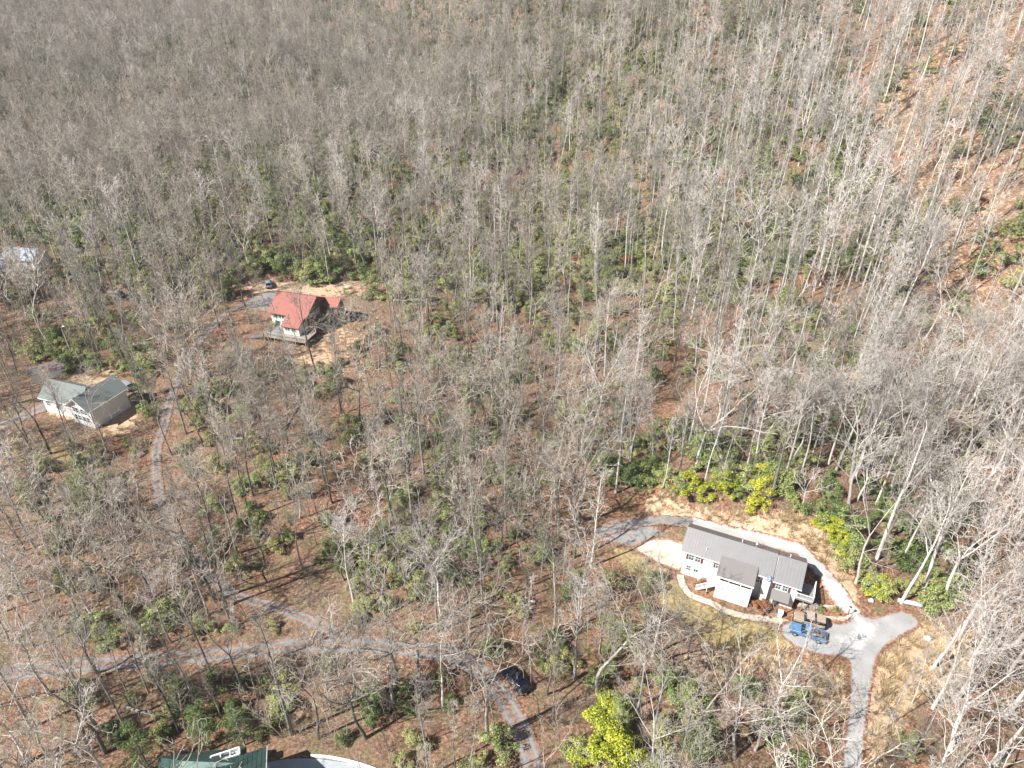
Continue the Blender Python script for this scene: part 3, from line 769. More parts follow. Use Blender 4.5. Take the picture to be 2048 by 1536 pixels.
# ------------------------------------------------------------ vehicles
def loft(stations, name, m, parent, smooth=True):
    # stations: (x, [(y, z) ...half profile from bottom centre outwards and up to top centre])
    mb = MB(); n = len(stations[0][1]); V = []
    for x, pr in stations:
        full = [(x, y, z) for y, z in pr] + [(x, -y, z) for y, z in reversed(pr[1:-1] if pr[0][0] == 0 else pr)]
        V.append(full)
    k = len(V[0]); vs = [v for s in V for v in s]
    fs = [(i * k + j, i * k + (j + 1) % k, (i + 1) * k + (j + 1) % k, (i + 1) * k + j) for i in range(len(V) - 1) for j in range(k)]
    fs += [tuple(range(k - 1, -1, -1)), tuple(range((len(V) - 1) * k, len(V) * k))]
    mb.add(vs, fs)
    o = mb.build(name, m, parent, smooth)
    if smooth:
        bv = o.modifiers.new('edge', 'BEVEL'); bv.width = .05; bv.segments = 2; bv.limit_method = 'ANGLE'; bv.angle_limit = R(28)
    return o
def wheels(parent, xs, half, r, rimm='silver'):
    for x in xs:
        for s in (-1, 1):
            w = empty('wheel', (x, s * half, r)); w.parent = parent
            MB().cyl((0, -.11, 0), (0, .11, 0), r, n=20).build('tyre', M['tyre'], w)
            MB().cyl((0, s * .112 - .01, 0), (0, s * .125 + .01, 0), r * .6, n=14).build('rim', M[rimm], w)
def section(w, zb, zt, ro=.12):
    return [(0, zb), (w * .92, zb), (w, zb + .15), (w, zt - ro), (w - ro * .8, zt), (0, zt)]
def cabin_sec(wb, wt, zb, zt): return [(0, zb), (wb, zb), (wt + .03, zt - .06), (wt - .05, zt), (0, zt)]
SCV = .92
def pickup(loc, rz, lab):
    t = empty('pickup_truck', loc, rz, SCV); tag(t, lab, 'pickup truck')
    m = M['blue_paint']
    loft([(-2.45, section(.74, .45, .85)), (-2.3, section(.84, .38, .98)), (-1.2, section(.88, .35, 1.08)), (-1.05, section(.88, .35, 1.1)), (.52, section(.88, .35, 1.1))], 'body', m, t)
    b = MB().box(.55, -.88, .42, 2.45, -.76, 1.12).box(.55, .76, .42, 2.45, .88, 1.12).box(.55, -.76, .42, .62, .76, 1.12).box(2.38, -.76, .42, 2.45, .76, 1.08).box(.62, -.76, .5, 2.38, .76, .62)
    b.build('bed', m, t)
    loft([(-1.0, cabin_sec(.80, .72, 1.08, 1.12)), (-.45, cabin_sec(.80, .64, 1.08, 1.60)), (.35, cabin_sec(.80, .64, 1.08, 1.62)), (.52, cabin_sec(.80, .66, 1.08, 1.15))], 'window', M['car_glass'], t)
    MB().slab([(-.50, -.64, 1.655), (.36, -.64, 1.665), (.36, .64, 1.665), (-.50, .64, 1.655)], .045).build('roof', m, t)
    for s in (-1, 1):
        MB().bar((-1.02, s * .77, 1.10), (-.47, s * .645, 1.62), .06).build('pillar', m, t); MB().bar((.40, s * .645, 1.62), (.50, s * .78, 1.1), .07).build('pillar', m, t); MB().bar((0, s * .655, 1.62), (0, s * .80, 1.1), .05).build('pillar', m, t)
        pass
    for s in (-1, 1):
        MB().box(-2.48, s * .62 - .12, .62, -2.40, s * .62 + .12, .78).build('headlight', M['lamp'], t)
        MB().box(2.44, s * .82 - .05, .75, 2.47, s * .82 + .05, 1.0).build('tail_light', M['red_lamp'], t)
        MB().box(-.85, s * .98 - .09, 1.1, -.72, s * .98 + .09, 1.25).build('mirror', M['black'], t)
    MB().box(-2.56, -.85, .42, -2.44, .85, .58).build('bumper', M['silver'], t); MB().box(2.45, -.85, .42, 2.56, .85, .56).build('bumper', M['black'], t)
    wheels(t, (-1.65, 1.6), .80, .34)
    # load of odds and ends in the bed is a separate thing
    c = MB(); rr = random.Random(4)
    for i in range(46):
        x, y, z = rr.uniform(.75, 2.25), rr.uniform(-.62, .62), rr.uniform(.66, 1.0)
        c.bar((x, y, z), (x + rr.uniform(-.3, .3), y + rr.uniform(-.3, .3), z + rr.uniform(0, .25)), rr.uniform(.06, .28), rr.uniform(.05, .2))
    o = c.build('scrap_load', M['clutter']); o.matrix_world = t.matrix_basis.copy(); tag(o, 'dark jumbled load of wood and scrap heaped in the blue pickup bed', 'load')
    return t
hv = math.atan2(-.4161, .9093)
pk_ = at(1613, 1271); pickup((pk_.x, pk_.y, pk_.z + .1), R(-24), 'bright blue pickup truck with dark load parked on the apron')
jp = at(1616, 1248)
j = empty('offroad_car', (jp.x, jp.y, jp.z + .1), R(-20), .98); tag(j, 'dusty tan brown off-road car with tail mounted spare wheel above the blue pickup', 'car')
loft([(-2.05, section(.62, .5, .95)), (-1.95, section(.68, .45, 1.02, .06)), (-.75, section(.74, .45, 1.10, .06)), (2.0, section(.80, .45, 1.12, .06))], 'body', M['tan_paint'], j)
fe = MB()
for s in (-1, 1): fe.box(-1.95, min(s * .66, s * .92), .82, -1.0, max(s * .66, s * .92), .9); fe.box(1.0, min(s * .78, s * .92), .82, 1.8, max(s * .78, s * .92), .9)
fe.build('fender', M['tan_paint'], j)
loft([(-.78, cabin_sec(.72, .70, 1.10, 1.14)), (-.5, cabin_sec(.72, .68, 1.1, 1.68)), (1.85, cabin_sec(.74, .68, 1.1, 1.66)), (1.98, cabin_sec(.74, .68, 1.1, 1.2))], 'window', M['car_glass'], j)
MB().slab([(-.5, -.70, 1.75), (.52, -.70, 1.76), (.52, .70, 1.76), (-.5, .70, 1.75)], .07).build('roof', M['tan_top'], j)
MB().slab([(.80, -.70, 1.74), (1.95, -.70, 1.72), (1.95, .70, 1.72), (.80, .70, 1.74)], .07).build('rear_top', M['tan_top'], j)
sw = empty('spare_wheel', (2.16, 0, 1.05)); sw.parent = j
MB().cyl((-.12, 0, 0), (.14, 0, 0), .42, n=20).build('tyre', M['tyre'], sw); MB().cyl((.14, 0, 0), (.16, 0, 0), .2, n=14).build('rim', M['tan_paint'], sw)
for s in (-1, 1): MB().cyl((-2.08, s * .45, .8), (-2.02, s * .45, .8), .11).build('headlight', M['lamp'], j)
MB().box(-2.2, -.8, .5, -2.08, .8, .62).build('bumper', M['black'], j)
wheels(j, (-1.45, 1.35), .80, .38, 'black')

def suv(loc, rz, mt, lab):
    t = empty('parked_car', loc, rz, .95); tag(t, lab, 'car'); m = M[mt]
    loft([(-2.25, section(.70, .40, .78)), (-2.1, section(.82, .32, .92)), (-1.2, section(.90, .28, 1.02)), (.8, section(.92, .28, 1.05)), (2.0, section(.88, .32, 1.05)), (2.25, section(.76, .42, .95))], 'body', m, t)
    loft([(-1.25, cabin_sec(.80, .76, .98, 1.04)), (-.45, cabin_sec(.84, .66, .98, 1.50)), (.6, cabin_sec(.86, .66, .98, 1.56)), (1.6, cabin_sec(.84, .62, .98, 1.50)), (2.1, cabin_sec(.78, .7, .98, 1.08))], 'window', M['car_glass'], t)
    loft([(-.5, [(0, 1.50), (.62, 1.48), (.60, 1.545), (0, 1.575)]), (.6, [(0, 1.55), (.65, 1.53), (.62, 1.595), (0, 1.63)]), (1.62, [(0, 1.49), (.60, 1.47), (.57, 1.535), (0, 1.565)])], 'roof', m, t)
    for s in (-1, 1):
        MB().bar((-1.22, s * .79, 1.02), (-.45, s * .655, 1.51), .07).build('pillar', m, t); MB().bar((.35, s * .86, 1.04), (.3, s * .665, 1.54), .07).build('pillar', m, t); MB().bar((1.95, s * .80, 1.04), (1.55, s * .63, 1.5), .09).build('pillar', m, t)
        MB().box(-2.24, s * .6 - .14, .62, -2.12, s * .6 + .14, .76).build('headlight', M['lamp'], t)
        MB().box(2.14, s * .68 - .12, .7, 2.24, s * .68 + .12, .92).build('tail_light', M['red_lamp'], t)
        MB().box(-.95, s * 1.0 - .09, 1.0, -.8, s * 1.0 + .09, 1.14).build('mirror', m, t)
        pass
    wheels(t, (-1.4, 1.4), .80, .35)
    return t
q = at(1031, 1366); suv((q.x, q.y, q.z + .05), R(-52), 'navy_paint', 'glossy dark navy car parked on leaves beside the lower gravel lane')
q = at(537, 572); suv((q.x, q.y, q.z + .05), R(-68), 'silver_paint', 'silver blue car parked at the end of the lane behind the red roofed house')
q = at(254, 776); suv((q.x, q.y, q.z + .05), R(-35), 'silver_paint', 'pale car parked to the right of the green roofed cottage')

# ------------------------------------------------------------ small things outdoors
def boulder(px, py, s, lab, m='rock', flat=.7):
    rr = random.Random(px); bm = bmesh.new(); bmesh.ops.create_icosphere(bm, subdivisions=3, radius=1)
    ph = [rr.uniform(0, 6) for _ in range(6)]
    for v in bm.verts:
        c = v.co; d = 1 + .22 * math.sin(2.1 * c.x + ph[0]) * math.sin(2.7 * c.y + ph[1]) + .14 * math.sin(5 * c.z + ph[2] + 3 * c.x) + .06 * math.sin(9 * c.y + ph[3])
        v.co = Vector((c.x * d * s, c.y * d * s * .8, c.z * d * s * flat))
    me_ = bpy.data.meshes.new('boulder'); bm.to_mesh(me_); bm.free(); me_.materials.append(M[m])
    o = bpy.data.objects.new('boulder', me_); C.objects.link(o); o.location = at(px, py) + Vector((0, 0, s * .3)); tag(o, lab, 'rock')
boulder(1855, 1278, .55, 'pale grey boulder on straw grass right of the paved driveway fork')
boulder(1742, 1202, .4, 'small pale rock on the bank beside the turn of the drive')
boulder(1500, 1058, .5, 'brown rock half buried in the straw bank behind the ranch house', 'stone', .5)
boulder(1480, 1052, .4, 'smaller brown rock left of another on the straw bank', 'stone', .5)
boulder(695, 577, .9, 'yellowish boulder on the bank above the red roofed house', 'stone', .6)
cv = MB().cyl(at(1795, 1203) + Vector((0, 0, .3)), at(1842, 1213) + Vector((0, 0, .3)), .32, n=14)
tag(cv.build('culvert_pipe', M['rock']), 'pale culvert pipe lying between the big trees right of the drive', 'pipe')
lp = MB(); rr = random.Random(5); a = at(622, 1277)
for i in range(6):
    x = (i % 4) * .38; z = .15 + .3 * (i // 4)
    lp.cyl((a.x + x, a.y - .9 + rr.uniform(-.2, .2), a.z + z), (a.x + x + .3, a.y + .9, a.z + z), .17, n=8)
tag(lp.build('log_pile', M['wood']), 'small pile of cut orange logs beside the gravel lane', 'logs')
ws = empty('woodshed', at(1560, 1212)); ws.rotation_euler = (0, 0, hv); bpy.data.objects.remove(ws)
LOGS = [(905, 640, 1000, 560), (1010, 730, 1090, 765), (520, 905, 560, 800), (470, 880, 540, 870), (1850, 1180, 1990, 1230), (1870, 1235, 1880, 1170), (1900, 1250, 1872, 1190), (560, 875, 605, 800),
        (640, 655, 700, 640), (1300, 590, 1360, 560), (1830, 60, 1890, 30), (1830, 240, 1880, 210), (1955, 1030, 2030, 1010), (250, 1415, 330, 1440), (705, 1400, 760, 1380)]
for i, (x0, y0, x1, y1) in enumerate(LOGS):
    a = at(x0, y0); b = at(x1, y1)
    if (b - a).length > 14: b = a + (b - a).normalized() * 14
    b.z = float(h(b.x, b.y))
    mb = MB().cyl(a + Vector((0, 0, .18)), b + Vector((0, 0, .22)), .22, .08, 8)
    d = (b - a)
    for k in range(3):
        s_ = a + d * (.5 + .15 * k); mb.cyl(s_ + Vector((0, 0, .2)), s_ + Vector((rng.uniform(-1.5, 1.5), rng.uniform(-1.5, 1.5), rng.uniform(.5, 1.8))), .06, .02, 5)
    o = mb.build('fallen_log', M['bark'])
    LOGO = o; o['px'] = (x0 + x1) / 2; o['py'] = (y0 + y1) / 2
    tag(o, None, 'log', 'fallen logs on the forest floor')
# ------------------------------------------------------------ bare trees
class Tubes:
    def __init__(s): s.V = []; s.F = []; s.n = 0
    def tube(s, P, Rd, k):
        P = np.asarray(P, float); m = len(P)
        T = np.gradient(P, axis=0); T /= np.linalg.norm(T, axis=1)[:, None] + 1e-9
        up = np.array([0.3, 0.2, 1.0]) if abs(T[0, 2]) < .8 else np.array([1.0, .3, 0])
        U = np.cross(T, up); U /= np.linalg.norm(U, axis=1)[:, None] + 1e-9
        W_ = np.cross(T, U)
        a = np.arange(k) * 2 * math.pi / k
        ring = U[:, None] * np.cos(a)[None, :, None] + W_[:, None] * np.sin(a)[None, :, None]
        v = P[:, None] + ring * np.asarray(Rd)[:, None, None]
        s.V.append(v.reshape(-1, 3))
        i = np.arange(m - 1)[:, None] * k; j = np.arange(k)[None]
        f = np.stack([i + j, i + (j + 1) % k, i + k + (j + 1) % k, i + k + j], -1).reshape(-1, 4) + s.n
        s.F.append(f); s.n += m * k
    def mesh(s, name, m, extra=None, mats2=None):
        V = np.concatenate(s.V); Fq = np.concatenate(s.F)
        me = bpy.data.meshes.new(name)
        me.vertices.add(len(V)); me.vertices.foreach_set("co", V.ravel())
        me.loops.add(Fq.size); me.polygons.add(len(Fq))
        me.loops.foreach_set("vertex_index", Fq.ravel().astype(np.int32))
        me.polygons.foreach_set("loop_start", np.arange(0, Fq.size, 4)); me.polygons.foreach_set("loop_total", np.full(len(Fq), 4))
        me.polygons.foreach_set("use_smooth", np.ones(len(Fq), bool))
        me.update(); me.materials.append(m)
        return me
def rot_away(d, ang, az):
    d = d / np.linalg.norm(d)
    a = np.array([1., 0, 0]) if abs(d[0]) < .8 else np.array([0, 1., 0])
    u = np.cross(d, a); u /= np.linalg.norm(u); v = np.cross(d, u)
    return d * math.cos(ang) + (u * math.cos(az) + v * math.sin(az)) * math.sin(ang)
def make_bare(seed, H, R0, style, detail=1.0):
    g = random.Random(seed)
    tr, cr = Tubes(), Tubes()
    tw = .021 if detail >= 1 else .036
    def grow(pos, d, L, r, lev):
        n = (6, 5, 4, 3)[lev]; P = [np.array(pos)]; rr = [r]; D = [d]
        cur = np.array(pos, float); dd = np.array(d, float)
        wob = (.13, .24, .30, .30)[lev]
        for i in range(n):
            dd = dd + np.array([g.gauss(0, wob), g.gauss(0, wob), g.gauss(0, wob) + (.05, .10, .07, .05)[lev]])
            dd /= np.linalg.norm(dd); cur = cur + dd * L / n
            P.append(cur.copy()); rr.append(max(r * (1 - .72 * (i + 1) / n), tw * .6)); D.append(dd.copy())
        (tr if (lev == 0) else cr).tube(P, rr, (6, 4, 3, 3)[lev])
        if lev == 3: return
        nk = int((8, 5, 2.7 if detail >= 1 else 2.2)[lev] * (1 if detail >= 1 else (.8, .8, .75)[lev]) * g.uniform(.8, 1.25) + .5)
        az = g.uniform(0, 6.28)
        for k in range(nk):
            t = .22 + .78 * (k + g.uniform(.1, .9)) / nk
            f = min(t * n, n - .01); i = int(f); q = P[i] + (P[i + 1] - P[i]) * (f - i)
            az += 2.4 + g.uniform(-.5, .5)
            nd = rot_away(D[min(i + 1, n)], g.uniform(.45, 1.0), az)
            nl = L * g.uniform(.38, .62) * (1.15 - .55 * t)
            grow(q, nd, nl, max(rr[i] * g.uniform(.5, .68), tw * (1.7, 1.25, 1)[lev]), lev + 1)
    # trunk
    top = {'poplar': .88, 'tall': .80, 'broad': .45, 'fork': .42, 'slim': .9, 'crooked': .6}[style]
    n = 9; P = [np.zeros(3) + np.array([0, 0, -.4])]; d = np.array([g.gauss(0, .03), g.gauss(0, .03), 1.0]); rr = [R0 * 1.25]
    w = {'crooked': .16, 'fork': .05, 'broad': .07}.get(style, .035)
    for i in range(n):
        d = d + np.array([g.gauss(0, w), g.gauss(0, w), 0]); d[:2] *= .9; d /= np.linalg.norm(d)
        P.append(P[-1] + d * H * top / n); rr.append(R0 * (1 - (.55 if style in ('broad', 'fork', 'crooked') else .78) * (i + 1) / n))
    tr.tube(P, rr, 8)
    az = g.uniform(0, 6.28)
    def at_t(t):
        f = min(t * n, n - .01); i = int(f); return P[i] + (P[i + 1] - P[i]) * (f - i), rr[i] + (rr[i + 1] - rr[i]) * (f - i)
    if style in ('broad', 'fork', 'crooked'):
        k = {'fork': g.choice((2, 3)), 'broad': 4, 'crooked': 3}[style]
        for i in range(k):
            az += 6.28 / k + g.uniform(-.4, .4)
            nd = rot_away(d, g.uniform(.2, .42) if style == 'fork' else g.uniform(.35, .85), az)
            grow(P[-1], nd, H * (1 - top) * g.uniform(.9, 1.15), rr[-1] * g.uniform(.6, .8), 0)
        for i in range(3 if style == 'fork' else 5):
            q, r = at_t(g.uniform(.55, .95)); az += 2.4
            grow(q, rot_away(d, g.uniform(.7, 1.25), az), H * g.uniform(.14, .28), r * .35, 0 if g.random() < .4 else 1)
    else:
        nl = {'tall': 12, 'poplar': 15}.get(style, 9)
        for i in range(nl):
            t = (.52 if style == 'tall' else .50) + (.46) * (i + g.random()) / nl
            q, r = at_t(t); az += 2.4 + g.uniform(-.4, .4)
            nd = rot_away(d, (g.uniform(.35, .8) if style != 'poplar' else g.uniform(.28, .7)) * (1.1 - .4 * t), az)
            grow(q, nd, H * g.uniform(.17, .30) * (1.25 - .7 * (t - .5)) * {'slim': .55, 'poplar': .52}.get(style, 1), max(r * .5, .03), 0 if (style == 'tall' and i % 3 == 0) else 1)
        grow(P[-1], d, H * (1 - top), rr[-1], 0)
        for i in range(3):
            q, r = at_t(g.uniform(.3, .5)); az += 2
            grow(q, rot_away(d, g.uniform(1.0, 1.4), az), H * .08, .03, 2)
    return tr, cr
BARE = []  # (style, trunk mesh, crown mesh)
SPEC = [('tall', 24, .24), ('tall', 22, .19), ('fork', 22, .27), ('broad', 18, .26), ('slim', 19, .12), ('crooked', 16, .20), ('tall', 25, .28), ('fork', 24, .24), ('slim', 16, .09), ('broad', 21, .32), ('poplar', 25, .24), ('poplar', 23, .19), ('poplar', 26, .30)]
LOW = []
for k, (st_, H0, R0) in enumerate(SPEC):
    tr, cr = make_bare(100 + k, H0, R0, st_)
    BARE.append((st_, H0, tr.mesh('trunk', M['bark']), cr.mesh('crown', M['twig'])))
def with_mat(me, m):
    c = me.copy(); c.materials.clear(); c.materials.append(m); return c
BARE_P = [(a, b, with_mat(c, M['pale_bark']), with_mat(d, M['pale_twig'])) for a, b, c, d in BARE]
BARE_D = [(a, b, with_mat(c, M['dark_bark']), d) for a, b, c, d in BARE]
# lighter meshes for the far wood: trunk and crown in one mesh with two materials
def join_low(tr, cr, bm_, cm_, name):
    t = Tubes(); t.V = tr.V + cr.V; nt_ = sum(len(v) for v in tr.V)
    t.F = tr.F + [f + nt_ for f in cr.F]
    me = t.mesh(name, bm_); me.materials.append(cm_)
    nf = sum(len(f) for f in tr.F); tot = len(me.polygons)
    idx = np.zeros(tot, np.int32); idx[nf:] = 1
    me.polygons.foreach_set("material_index", idx)
    return me
for k, (st_, H0, R0) in enumerate([SPEC[0], SPEC[1], SPEC[2], SPEC[3], SPEC[4], SPEC[5], SPEC[7], SPEC[10], SPEC[11]]):
    tr, cr = make_bare(300 + k, H0, R0 * .95, st_, .5)
    for nm, a, b in (('g', 'bark', 'twig'), ('p', 'pale_bark', 'pale_twig'), ('d', 'dark_bark', 'twig')):
        LOW.append((nm, join_low(tr, cr, M[a], M[b], 'bare_tree')))

# ------------------------------------------------------------ leafy shrubs, conifers, brush
def leaf_cloud(g, clumps, n, size, aspect=1.6, fl=.35):
    V = []; Fc = []
    tot = sum(c[3] ** 2 for c in clumps)
    for (cx, cy, cz, r, zs) in clumps:
        for _ in range(int(n * r * r / tot)):
            d = np.array([g.gauss(0, 1), g.gauss(0, 1), g.gauss(0, 1)]); d /= np.linalg.norm(d)
            if d[2] < -.35: d[2] *= -.5
            rad = r * g.uniform(.62, 1.06) * (1 + .18 * math.sin(5 * d[0] + cx * 3) * math.sin(4 * d[1] + cy * 2))
            p = np.array([cx, cy, cz]) + d * rad * np.array([1, 1, zs])
            nn = d * .6 + np.array([g.gauss(0, fl), g.gauss(0, fl), .55 + g.gauss(0, fl)]); nn /= np.linalg.norm(nn)
            u = np.cross(nn, [g.gauss(0, 1), g.gauss(0, 1), g.gauss(0, 1)]); u /= np.linalg.norm(u) + 1e-9; w = np.cross(nn, u)
            a = size * g.uniform(.6, 1.3); b = a / aspect
            o = len(V)
            V += [p - u * a, p - w * b, p + u * a, p + w * b]; Fc.append((o, o + 1, o + 2, o + 3))
    return V, Fc
def quads_mesh(name, V, Fc, m):
    me = bpy.data.meshes.new(name); V = np.array(V); q = np.array(Fc, np.int32)
    me.vertices.add(len(V)); me.vertices.foreach_set("co", V.ravel()); me.loops.add(q.size); me.polygons.add(len(q))
    me.loops.foreach_set("vertex_index", q.ravel()); me.polygons.foreach_set("loop_start", np.arange(0, q.size, 4)); me.polygons.foreach_set("loop_total", np.full(len(q), 4))
    me.update(); me.materials.append(m); return me
SHRUB = []
for k in range(5):
    g = random.Random(500 + k); cl = []
    for i in range(g.randint(14, 22)):
        a = g.uniform(0, 6.28); rr_ = g.uniform(0, 2.1); hh = g.uniform(.5, 3.0) * (1 - rr_ * .24)
        cl.append((math.cos(a) * rr_, math.sin(a) * rr_, hh, g.uniform(.3, .75), .8))
    V, Fc = leaf_cloud(g, cl, 3000, .088)
    stem = Tubes()
    for (cx, cy, cz, r, zs) in cl: stem.tube([(g.uniform(-.15, .15), g.uniform(-.15, .15), -.1), (cx * .5, cy * .5, cz * .5), (cx, cy, cz)], (.05, .035, .015), 4)
    SHRUB.append((V, Fc, stem.mesh('stem', M['twig'])))
SH_M = ['leaf_dark', 'leaf_mid', 'leaf_olive', 'leaf_yellow', 'leaf_russet']
SHRUB_ME = {(k, m): quads_mesh('foliage', SHRUB[k][0], SHRUB[k][1], M[m]) for k in range(5) for m in SH_M}
CONI = []
for k in range(3):
    g = random.Random(700 + k); V = []; Fc = []; st2 = Tubes(); Hc = (14, 17, 12)[k]
    st2.tube([(0, 0, -.3), (.1, 0, Hc * .5), (0, .1, Hc)], (.2, .13, .03), 7)
    z = Hc * .25
    cl = []
    while z < Hc * .97:
        rad = (1 - z / Hc) ** .7 * Hc * .19 + .25
        for i in range(g.randint(4, 6)):
            a = g.uniform(0, 6.28); d_ = rad * g.uniform(.75, 1.15)
            st2.tube([(0, 0, z), (math.cos(a) * d_ * .5, math.sin(a) * d_ * .5, z + .1), (math.cos(a) * d_, math.sin(a) * d_, z + .35)], (.05, .035, .015), 3)
            for f_ in (.45, .75, 1.0): cl.append((math.cos(a) * d_ * f_, math.sin(a) * d_ * f_, z + .3 * f_, .30 + .16 * rad, .55))
        z += g.uniform(.6, 1.0)
    V, Fc = leaf_cloud(g, cl, 4200, .13, 3.2, .6)
    CONI.append((Hc, st2.mesh('trunk', M['bark']), quads_mesh('crown', V, Fc, M['needle']), quads_mesh('crown', V, Fc, M['leaf_mid'])))
BRUSH = []
for k in range(6):
    g = random.Random(800 + k); t = Tubes()
    if k < 3:          # many stemmed twiggy bush
        for i in range(g.randint(9, 15)):
            d = rot_away(np.array([0, 0, 1.]), g.uniform(.05, .6), g.uniform(0, 6.28)); L = g.uniform(1.8, 4.2); p0 = np.array([g.uniform(-.6, .6), g.uniform(-.6, .6), -.1])
            P = [p0, p0 + d * L * .5, p0 + d * L + np.array([0, 0, .3])]; t.tube(P, (.022, .016, .010), 3)
            for j in range(7):
                s_ = g.uniform(.3, 1); q = p0 + d * L * s_; e = rot_away(d, g.uniform(.3, .9), g.uniform(0, 6.28))
                t.tube([q, q + e * g.uniform(.4, 1.3) * .5, q + e * g.uniform(.6, 1.3)], (.012, .010, .008), 3)
    else:              # thin understorey sapling
        Hs = g.uniform(7, 12); d = np.array([g.gauss(0, .08), g.gauss(0, .08), 1.]); P = [np.array([0, 0, -.2])]
        for i in range(6): d = d + np.array([g.gauss(0, .06), g.gauss(0, .06), 0]); P.append(P[-1] + d * Hs / 6)
        t.tube(P, np.linspace(.06, .015, 7), 4)
        for j in range(20):
            s_ = g.uniform(.35, .98) * 5.99; i = int(s_); q = P[i] + (P[i + 1] - P[i]) * (s_ - i); e = rot_away(d, g.uniform(.4, 1.0), g.uniform(0, 6.28)); L = g.uniform(.8, 2.4)
            t.tube([q, q + e * L * .5, q + e * L + np.array([0, 0, .3])], (.02, .014, .009), 3)
            for _ in range(4):
                q2 = q + e * L * g.uniform(.3, 1); e2 = rot_away(e, g.uniform(.3, .9), g.uniform(0, 6.28)); t.tube([q2, q2 + e2 * g.uniform(.3, .9)], (.011, .008), 3)
    BRUSH.append(t.mesh('brush', M['brush_twig'] if k % 2 == 0 else M['twig']))

# ------------------------------------------------------------ where things grow
ROADA = np.array(ROADPTS)
HOUSES = [(33, 71, 9.5), (43, 62.5, 4), (-51, 146, 9.5), (-44, 149, 7), (-83, 112, 9), (-88, 113, 7), (-132, 179, 9), (-33, 38, 10), (-27, 37, 8), (-98, 121, 4), (-39.6, 171, 1)]
def blocked(x, y, pad=1.6):
    if np.any((ROADA[:, 0] - x) ** 2 + (ROADA[:, 1] - y) ** 2 < (ROADA[:, 2] + pad) ** 2): return True
    for a, b, r in HOUSES:
        if (x - a) ** 2 + (y - b) ** 2 < r * r: return True
    return False
# parts of the photo that stay open to view: (x0, y0, x1, y1, chance to refuse a tree in front of it)
CLEAR = [(1345, 1045, 1700, 1250, 1.0), (1570, 1235, 1860, 1330, .97), (1655, 1325, 1760, 1536, .97), (1165, 1425, 1265, 1536, .85), (1250, 1010, 1720, 1130, .93), (1250, 950, 1600, 1040, .6), (1380, 1210, 1600, 1290, .8),
         (535, 575, 690, 705, .8), (75, 750, 250, 860, .6), (1000, 1330, 1065, 1395, .97), (515, 552, 560, 582, .9), (330, 1485, 560, 1536, .9), (0, 490, 85, 530, .45),
         (470, 580, 560, 640, .5), (395, 1120, 480, 1200, .2), (540, 1510, 760, 1536, .8), (60, 715, 135, 765, .7), (295, 850, 340, 1000, .5), (225, 570, 250, 605, .7)]
def refuse(x, y, z, Ht, Rc, g):
    bx, by, dp = proj(x, y, z)
    if dp < 5: return False
    tx, ty, _ = proj(x, y, z + Ht); s_ = F / dp
    for x0, y0, x1, y1, p in CLEAR:
        hit = False
        for k in range(7):
            t = k / 6; cx, cy = bx + (tx - bx) * t, by + (ty - by) * t; rr_ = Rc * s_ * (1 if t > .45 else .15)
            if x0 < cx + rr_ and cx - rr_ < x1 and y0 < cy + rr_ * .6 and cy - rr_ * .6 < y1: hit = True; break
        if hit and g.random() < p: return True
    return False
def vnoise(x, y, s, ph=0.0):
    x, y = x / s + ph, y / s - ph * .7
    return .5 + .25 * math.sin(2.1 * x + 1.3 * math.sin(1.7 * y + ph)) + .25 * math.sin(2.3 * y + 1.1 * math.sin(1.9 * x + 2 * ph))
OPEN = [(330, 60, 560, 160, .5), (400, 640, 720, 1080, .5), (700, 600, 1260, 980, .52), (0, 0, 1500, 330, .76), (330, 330, 1650, 620, .54), (900, 1300, 1250, 1536, .62), (1250, 1240, 1680, 1536, .50), (450, 1090, 640, 1210, .5), (1740, 1330, 1860, 1470, .3), (1180, 600, 1700, 860, .58)]
def dens(px, py):
    if py < 760 and px > 1610 + py * .42: return .42
    if py < 760 and px > 1560 + py * .42: return .6
    for x0, y0, x1, y1, d in OPEN:
        if x0 < px < x1 and y0 < py < y1: return d
    if px < 900 and py > 980: return 1.3
    return 1.0
YARDS = [YARD, REDYARD, GREENYARD, BOTYARD]
